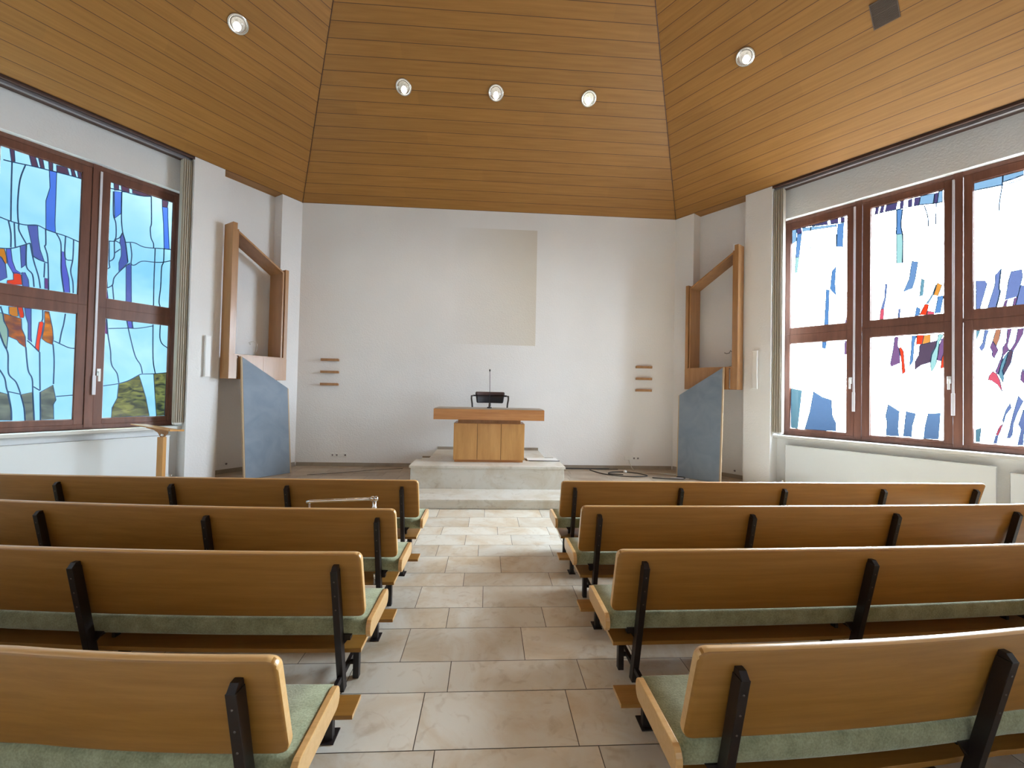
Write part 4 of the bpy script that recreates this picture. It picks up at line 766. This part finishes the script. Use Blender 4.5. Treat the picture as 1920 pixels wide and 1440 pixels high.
# slab and cable lying beside the altar
m = MB(); m.box((0.68, 6.90, 0.485), (1.20, 7.16, 0.499)); tag(m.build('thin_slab', [M['white_plastic']], bevel=0.001), 'thin pale loose slab lying flat on the podium beside the altar', 'slab')
m = MB(); m.tube([(0.62, 7.19, 0.494), (0.66, 7.05, 0.494), (0.665, 6.93, 0.494), (0.72, 6.885, 0.494), (1.22, 6.875, 0.494)], 0.007, 8); tag(m.build('black_cable', M['rubber']), 'black cable running from the altar across the thin loose slab', 'cable')

# ------------------------------------------------------------------ timber wall frames and the boards taken out of them
def wall_frame(s, label, dep, e):
    f = lambda t, d, z: W(s, t + (e if t < 0.5 else 0), d * dep / 0.225 if d < -0.1 else d, z)
    root = empty('wall_frame', f(0.85, 0.0, 1.765), label, 'frame', 'empty timber frames on the side walls')
    m = MB(); m.fbox(f, (1.275, -0.225, 1.765), (1.345, -0.002, 4.335)); m.build('tall_side_board', M['frame_wood'], root, bevel=0.003)
    m = MB(); m.fbox(f, (0.365, -0.225, 1.765), (0.425, -0.002, 3.775)); m.build('short_side_board', M['frame_wood'], root, bevel=0.003)
    m = MB(); m.fbox(f, (1.243, -0.212, 2.15), (1.275, 0.14, 4.24)); m.build('inner_side_lining', M['frame_wood'], root, bevel=0.002)
    m = MB(); m.fbox(f, (0.438, -0.212, 2.15), (0.468, 0.14, 3.725)); m.build('inner_side_lining', M['frame_wood'], root, bevel=0.002)
    m = MB(); z = lambda t: 3.725 + (t - 0.438) * (4.24 - 3.725) / (1.275 - 0.438)
    m.hexa([f(0.44, -0.212, z(0.44) - 0.035), f(1.262, -0.212, z(1.262) - 0.035), f(1.262, 0.14, z(1.262) - 0.035), f(0.44, 0.14, z(0.44) - 0.035), f(0.44, -0.212, z(0.44)), f(1.262, -0.212, z(1.262)), f(1.262, 0.14, z(1.262)), f(0.44, 0.14, z(0.44))])
    m.build('sloping_head_board', M['frame_wood'], root, bevel=0.002)
    m = MB(); m.fbox(f, (0.425, -0.225, 2.15), (1.275, 0.0, 2.172)); m.build('bottom_ledge', M['frame_wood'], root, bevel=0.002)
    m = MB(); m.fbox(f, (0.365, -0.229, 1.765), (0.80, -0.205, 2.15)); m.fbox(f, (0.80, -0.229, 1.765), (1.20, -0.205, 2.15)); m.fbox(f, (1.225, -0.229, 1.765), (1.345, -0.205, 2.15)); m.fbox(f, (0.43, -0.20, 1.765), (1.275, -0.01, 1.785))
    m.build('apron_panel', M['frame_wood'], root, bevel=0.002)
    return root
wall_frame('L', 'empty slanted timber frame on the wall by the blue-tinted window', 0.285, 0.03)
wall_frame('R', 'empty slanted timber frame on the wall by the glaring white window', 0.215, 0.0)
def leaning_board(s, b_in, b_out, top_in, top_out, label):
    # outline: bottom inner (near the corner), bottom outer, top outer (high), top inner (low); points given as (t, d, z)
    f = lambda p: W(s, *p)
    bi, bo, ti, to = f(b_in), f(b_out), f(top_in), f(top_out)
    # keep the sheet flat: drop the low corner onto the plane of the other three
    n = (bo - bi).cross(to - bi).normalized()
    if n.dot(OUT[s]) > 0: n = -n
    ti = ti - n * (ti - bi).dot(n)
    th = 0.042
    root = empty('leaning_board', (bi + bo) * 0.5, label, 'board', None)
    A = [bi, bo, to, ti]; m = MB(); m.prism([p - n * th for p in A], [p for p in A]); m.build('panel', M['panel_edge'], root, bevel=0.001)
    c = sum(A, Vector()) / 4
    def ins(p, k):
        return p + (c - p).normalized() * k
    e = [(bo - bi).normalized(), (to - ti).normalized(), (ti - bi).normalized(), (to - bo).normalized()]
    F = [bi + e[0] * 0.022, bo - e[0] * 0.022, to - e[1] * 0.024, ti + e[1] * 0.022]
    m = MB(); m.prism([p + n * 0.0005 for p in F], [p + n * 0.004 for p in F]); m.build('grey_face', M['slate'], root)
    return root
leaning_board('L', (0.43, -0.60, H_CH + 0.003), (1.19, -0.56, H_CH + 0.003), (0.42, -0.30, 1.60), (1.185, -0.335, 2.140), 'grey board with cut-off corner leaning below the frame by the blue-tinted window')
leaning_board('R', (0.43, -0.57, H_CH + 0.003), (1.21, -0.50, H_CH + 0.003), (0.34, -0.25, 1.62), (1.14, -0.270, 2.165), 'grey board with cut-off corner leaning below the frame by the glaring window')
# loose wires in the two frames
m = MB(); f = lambda t, d, z: W('L', t, d, z)
pts = [f(0.95, 0.2, 2.19), f(0.86, 0.1, 2.21), f(0.78, 0.15, 2.20), f(0.72, 0.1, 2.28), f(0.70, 0.12, 2.40), f(0.76, 0.12, 2.46), f(0.84, 0.14, 2.42), f(0.80, 0.16, 2.40)]
m.tube(pts, 0.006, 8); tag(m.build('loose_wire', M['pale_cable']), 'pale curled wire end in the frame by the blue-tinted window', 'wire')
m = MB(); f = lambda t, d, z: W('R', t, d, z)
m.tube([f(1.05, 0.1, 2.19), f(1.13, 0.08, 2.21), f(1.19, 0.06, 2.28), f(1.19, 0.06, 2.36), f(1.14, 0.08, 2.44), f(1.08, 0.1, 2.49), f(1.05, 0.12, 2.45), f(1.00, 0.12, 2.44), f(0.96, 0.12, 2.46)], 0.0055, 8)
tag(m.build('loose_wire', M['rubber']), 'dark curved wire end in the frame by the glaring window', 'wire')

# ------------------------------------------------------------------ wall fittings
def speaker(s, t, label):
    f = lambda a, d, z: W(s, t + a, d, z)
    root = empty('wall_speaker', f(0, 0, 1.785), label, 'speaker', 'slim white column speakers on the pillars')
    m = MB(); m.fbox(f, (-0.040, -0.065, 1.79), (0.040, -0.008, 2.445)); m.build('grille', M['white_plastic'], root, bevel=0.008)
    m = MB(); m.fbox(f, (-0.043, -0.068, 2.43), (0.043, -0.004, 2.452)); m.build('end_cap', M['white_plastic'], root, bevel=0.006)
    m = MB(); m.fbox(f, (-0.043, -0.068, 1.782), (0.043, -0.004, 1.804)); m.build('end_cap', M['white_plastic'], root, bevel=0.006)
    m = MB(); m.fbox(f, (-0.02, -0.01, 1.95), (0.02, 0.0, 2.3)); m.build('wall_bracket', M['white_plastic'], root)
speaker('L', 1.545, 'slim white column speaker on the pillar by the blue-tinted window')
speaker('R', 1.565, 'slim white column speaker on the pillar by the glaring window')
for x0, x1, where, zs in ((-3.262, -2.920, 'left', (2.190, 1.953, 1.715)), (2.971, 3.302, 'right', (2.197, 1.960, 1.726))):
    for z, pos in zip(zs, ('topmost', 'middle', 'lowest')):
        m = MB(); m.box((x0, 8.13, z - 0.022), (x1, 8.18, z + 0.020)); m.box((x0, 8.126, z + 0.014), (x1, 8.133, z + 0.026))
        tag(m.build('hymn_board_rail', M['frame_wood'], bevel=0.003), '%s of three short wooden rails at the %s end of the altar wall' % (pos, where), 'rail', 'short wooden rails on the altar wall')
def outlet(fn, n, kinds, label, w=0.081):
    root = empty('wall_socket', fn(n * w / 2, 0, 0), label, 'socket', None)
    m = MB(); m.fbox(fn, (0, -0.009, 0), (n * w, 0, w)); m.build('cover_frame', M['white_plastic'], root, bevel=0.004)
    for i, k in enumerate(kinds):
        c = (i + 0.5) * w; m = MB()
        if k == 's':
            m.lathe(lambda x, y, h: fn(c + x, -0.0095 - h, w / 2 + y), [(0.030, 0), (0.028, 0.004), (0.022, 0.005), (0.020, -0.0005), (0.0, -0.0005)], 20); m.build('socket', M['white_plastic'], root)
            m = MB(); m.lathe(lambda x, y, h: fn(c + x, -0.0105 - h, w / 2 + y), [(0.0185, 0), (0.0185, 0.0012), (0.0, 0.0012)], 18); m.build('socket_well', M['track_grey'], root)
            m = MB()
            for q in (-0.0095, 0.0095): m.lathe(lambda x, y, h, q=q: fn(c + q + x, -0.0118 - h, w / 2 + y), [(0.0045, 0), (0.0045, 0.0008), (0, 0.0008)], 10)
            m.build('contact_holes', M['dark_hole'], root)
        else:
            m.fbox(fn, (c - 0.027, -0.012, w / 2 - 0.027), (c + 0.027, -0.009, w / 2 + 0.027)); m.build('blank_plate', M['white_plastic'], root, bevel=0.002)
    return root
outlet(lambda t, d, z: Vector((-3.04 + t, 8.18 + d, 0.305 + z)), 4, 'ssbs', 'row of white wall sockets low on the altar wall, left of the podium')
outlet(lambda t, d, z: Vector((2.765 + t, 8.18 + d, 0.31 + z)), 4, 'bbss', 'row of white wall sockets low on the altar wall, right of the podium')
outlet(lambda t, d, z: W('L', 1.05 + t, 0.25 + d, 0.25 + z), 1, 's', 'single white socket beside the leaning board near the blue-tinted window')
outlet(lambda t, d, z: W('R', 1.075 + t, 0.25 + d, 0.225 + z), 1, 's', 'single white socket beside the leaning board near the glaring window')

# cables on the chancel floor
def cable(pts, r, m_, label):
    q = MB(); sm = []
    P_ = [pts[0]] + list(pts) + [pts[-1]]
    for i in range(1, len(P_) - 2):
        a, b_, c, d = [Vector(x) for x in P_[i - 1:i + 3]]
        for k in range(6):
            t = k / 6; sm.append(0.5 * ((2 * b_) + (c - a) * t + (2 * a - 5 * b_ + 4 * c - d) * t * t + (3 * b_ - a - 3 * c + d) * t ** 3))
    sm.append(Vector(pts[-1])); q.tube(sm, r, 8)
    return tag(q.build('floor_cable', m_), label, 'cable')
zf = H_CH + 0.009
cable([(2.02, 8.0, zf), (2.20, 7.62, zf), (2.55, 7.42, zf), (2.95, 7.45, zf), (2.92, 7.65, zf), (2.70, 7.82, zf), (2.40, 7.80, zf), (2.30, 7.65, zf), (2.55, 7.58, zf)], 0.009, M['rubber'], 'dark coiled cable on the brown floor right of the podium')
cable([(3.0, 7.32, zf), (3.25, 7.24, zf), (3.52, 7.22, zf), (3.62, 7.36, zf), (3.50, 7.42, zf)], 0.009, M['rubber'], 'dark cable end on the floor at the foot of the leaning board')
cable([(2.86, 8.17, 0.315), (2.88, 8.12, 0.22), (2.92, 8.02, zf), (3.02, 7.80, zf), (3.3, 7.72, zf), (3.62, 7.62, zf)], 0.007, M['pale_cable'], 'pale cable hanging from the socket row to the floor')
q = MB(); q.box((1.35, 8.10, H_CH + 0.001), (2.44, 8.135, H_CH + 0.02)); q.box((2.44, 8.105, H_CH + 0.001), (2.62, 8.13, H_CH + 0.012))
tag(q.build('cable_duct', M['rubber'], bevel=0.002), 'long black cable duct along the skirting right of the podium', 'duct')
q = MB(); q.lathe(lambda x, y, h: (2.66 + x, 7.80 + y, H_CH + 0.001 + h), [(0.02, 0), (0.034, 0.012), (0.034, 0.035), (0.02, 0.045)], 14)
tag(q.build('plug_connector', M['white_plastic']), 'small white plug lying by the dark coiled cable', 'plug')
q = MB(); q.tube([(3.35, 7.34, zf), (3.66, 7.26, zf)], 0.008, 8); tag(q.build('white_rod', M['white_rod']), 'short white rod lying at the foot of the leaning board', 'rod')
cable([(-1.6, 7.95, zf), (-2.1, 7.78, zf), (-2.7, 7.45, zf), (-3.1, 7.3, zf)], 0.0035, M['rubber'], 'thin dark cable across the brown floor left of the podium')

# ------------------------------------------------------------------ slim reading desk in front of the left radiator
root = empty('reading_desk', (-4.47, 5.9, H_CH), 'slim wooden reading desk with thin tilted top, before the blue-tinted window', 'lectern')
px_ = -4.467
m = MB(); m.box((px_ - 0.038, 5.88, H_CH + 0.02), (px_ + 0.042, 5.94, 0.925)); m.build('post', M['altar_wood'], root, bevel=0.003)
m = MB(); m.prism([(px_ - 0.20, 5.90, 1.062), (px_ - 0.20, 5.90, 1.045), (px_ - 0.10, 5.90, 1.020), (px_ - 0.05, 5.90, 0.985), (px_ - 0.015, 5.90, 0.925), (px_ + 0.035, 5.90, 0.925), (px_ + 0.075, 5.90, 0.975), (px_ + 0.075, 5.90, 1.028)],
               [(px_ - 0.20, 5.92, 1.062), (px_ - 0.20, 5.92, 1.045), (px_ - 0.10, 5.92, 1.020), (px_ - 0.05, 5.92, 0.985), (px_ - 0.015, 5.92, 0.925), (px_ + 0.035, 5.92, 0.925), (px_ + 0.075, 5.92, 0.975), (px_ + 0.075, 5.92, 1.028)])
m.build('bracket', M['frame_wood'], root)
m = MB()
def dk(x, y, z): # top follows the sight line closely: slopes gently away and tilts sideways
    return Vector((px_ + x, 5.91 + y, 1.035 - x * 0.155 - y * 0.10 + z))
m.fbox(dk, (-0.31, -0.13, 0.0), (0.20, 0.13, 0.014)); m.build('desk_top', M['altar_wood'], root, bevel=0.002)
m = MB(); m.fbox(dk, (0.188, -0.13, 0.014), (0.20, 0.13, 0.026)); m.build('book_ledge', M['altar_wood'], root)
m = MB(); m.lathe(lambda x, y, h: (px_ + 0.02 + x, 5.895 - h, 0.955 + y), [(0.022, 0), (0.022, 0.012), (0.008, 0.016)], 14); m.build('hinge_knob', M['chrome'], root)
m = MB(); m.box((px_ - 0.16, 5.76, H_CH + 0.001), (px_ + 0.16, 6.06, H_CH + 0.02)); m.build('foot_plate', M['metal'], root, bevel=0.003)

# ------------------------------------------------------------------ ceiling fittings
nB = Vector((0, TAN, 1)).normalized()      # outward normals of the roof planes
def plane_n(c, e, h):
    n = (e).cross(h).normalized(); return n if n.z > 0 else -n
hL = Vector((HK, -1, TAN)); hR = Vector((-HK, -1, TAN))
nL = plane_n(CL, ALONG['L'], hL); nR = plane_n(CR, ALONG['R'], hR)
def downlight(p, n, label):
    n = -n; a = n.orthogonal().normalized()
    v = Vector((0, 0, -1)); a = (v - n * v.dot(n)).normalized(); b_ = n.cross(a)   # a points down the slope
    F = lambda x, y, h: p + a * x + b_ * y + n * h
    root = empty('ceiling_downlight', p, label, 'ceiling light', 'recessed glass spotlights in the timber ceiling')
    m = MB(); m.lathe(F, [(0.098, 0.000), (0.122, 0.000), (0.125, 0.008), (0.118, 0.016), (0.104, 0.016), (0.098, 0.004)], 36); m.build('trim_ring', M['chrome'], root)
    m = MB(); m.lathe(F, [(0.10, 0.002), (0.0, 0.002)], 28, False); m.build('reflector', M['reflector'], root)
    m = MB(); m.lathe(F, [(0.098, 0.012), (0.092, 0.035), (0.072, 0.058), (0.04, 0.072), (0.0, 0.078)], 28); m.build('glass_dome', M['dome'], root)
    G_ = lambda x, y, h: F(x * 1.2 + 0.036, y, h)
    m = MB(); m.lathe(G_, [(0.0, 0.004), (0.036, 0.006), (0.043, 0.020), (0.034, 0.038), (0.0, 0.046)], 20); m.build('bulb', M['bulb'], root)
    l = bpy.data.lights.new('downlight_beam', 'SPOT'); l.energy = 26; l.color = (1.0, 0.80, 0.55); l.spot_size = R(125); l.spot_blend = 0.8; l.shadow_soft_size = 0.06
    o = bpy.data.objects.new('downlight_beam', l); COL.objects.link(o); o.parent = root
    wpos = n * 0.10
    o.location = wpos; o.rotation_euler = Vector((0, 0, 1)).to_track_quat('Z', 'Y').to_euler() if False else (n * -0.4 + Vector((0, 0, 1))).normalized().to_track_quat('Z', 'Y').to_euler()
M['reflector'] = mat('pinkish_metal_reflector', (0.50, 0.27, 0.22), 0.5, 0.0)
M['bulb'] = mat('lit_bulb', (1, 1, 1), 0.5, emis=(1.0, 0.95, 0.82), es=2.2)
dm = bpy.data.materials.new('clear_glass_dome'); dm.use_nodes = True; t_ = dm.node_tree; t_.nodes.clear()
o_ = t_.nodes.new('ShaderNodeOutputMaterial'); a_ = t_.nodes.new('ShaderNodeBsdfTransparent'); g_ = t_.nodes.new('ShaderNodeBsdfGlossy'); g_.inputs['Roughness'].default_value = 0.08
x_ = t_.nodes.new('ShaderNodeMixShader'); fr_ = t_.nodes.new('ShaderNodeLayerWeight'); fr_.inputs['Blend'].default_value = 0.35
t_.links.new(fr_.outputs['Facing'], x_.inputs['Fac']); t_.links.new(a_.outputs[0], x_.inputs[1]); t_.links.new(g_.outputs[0], x_.inputs[2]); t_.links.new(x_.outputs[0], o_.inputs['Surface'])
M['dome'] = dm
def on_plane(c, n, px, py):     # helper for the three roof planes: point of the plane above plan position
    z = c.z - ((px - c.x) * n.x + (py - c.y) * n.y) / n.z
    return Vector((px, py, z))
for (x, y, lab) in ((-1.455, 6.53, 'glowing round spotlight left of three on the timber slope above the altar wall'), (0.013, 6.53, 'glowing round spotlight in the middle of three above the altar wall'), (1.525, 6.53, 'glowing round spotlight right of three on the timber slope above the altar wall')):
    downlight(on_plane(CL, nB, x, y), nB, lab)
downlight(on_plane(CL, nL, -3.42, 5.55), nL, 'glowing round spotlight on the timber slope above the blue-tinted window')
downlight(on_plane(CR, nR, 3.51, 5.51), nR, 'glowing round spotlight on the timber slope above the glaring window')
# vent grille
p = on_plane(CR, nR, 4.56, 4.50); n = -nR; a = ALONG['R'].copy(); b_ = n.cross(a)
if b_.z > 0: b_ = -b_
F = lambda x, y, h: p + a * x + b_ * y + n * h
root = empty('ceiling_vent', p, 'square brown slatted air vent in the timber slope above the glaring window', 'vent')
m = MB(); m.fbox(F, (-0.115, -0.14, 0.001), (0.115, 0.14, 0.006)); m.build('backing', mat('vent_dark_back', (0.03, 0.02, 0.015), 0.8), root)
m = MB()
for x0, x1, y0_, y1 in ((-0.12, 0.12, -0.145, -0.137), (-0.12, 0.12, 0.137, 0.145), (-0.12, -0.112, -0.145, 0.145), (0.112, 0.12, -0.145, 0.145), (-0.112, 0.112, -0.012, -0.003), (-0.112, 0.112, 0.004, 0.010)): m.fbox(F, (x0, y0_, 0.001), (x1, y1, 0.014))
m.build('frame', M['vent_metal'], root)
m = MB()
for i in range(20):
    y = -0.13 + i * 0.0137
    m.fbox(F, (-0.112, y - 0.0035, 0.004), (0.112, y + 0.0035, 0.012))
m.build('slats', M['vent_metal'], root)
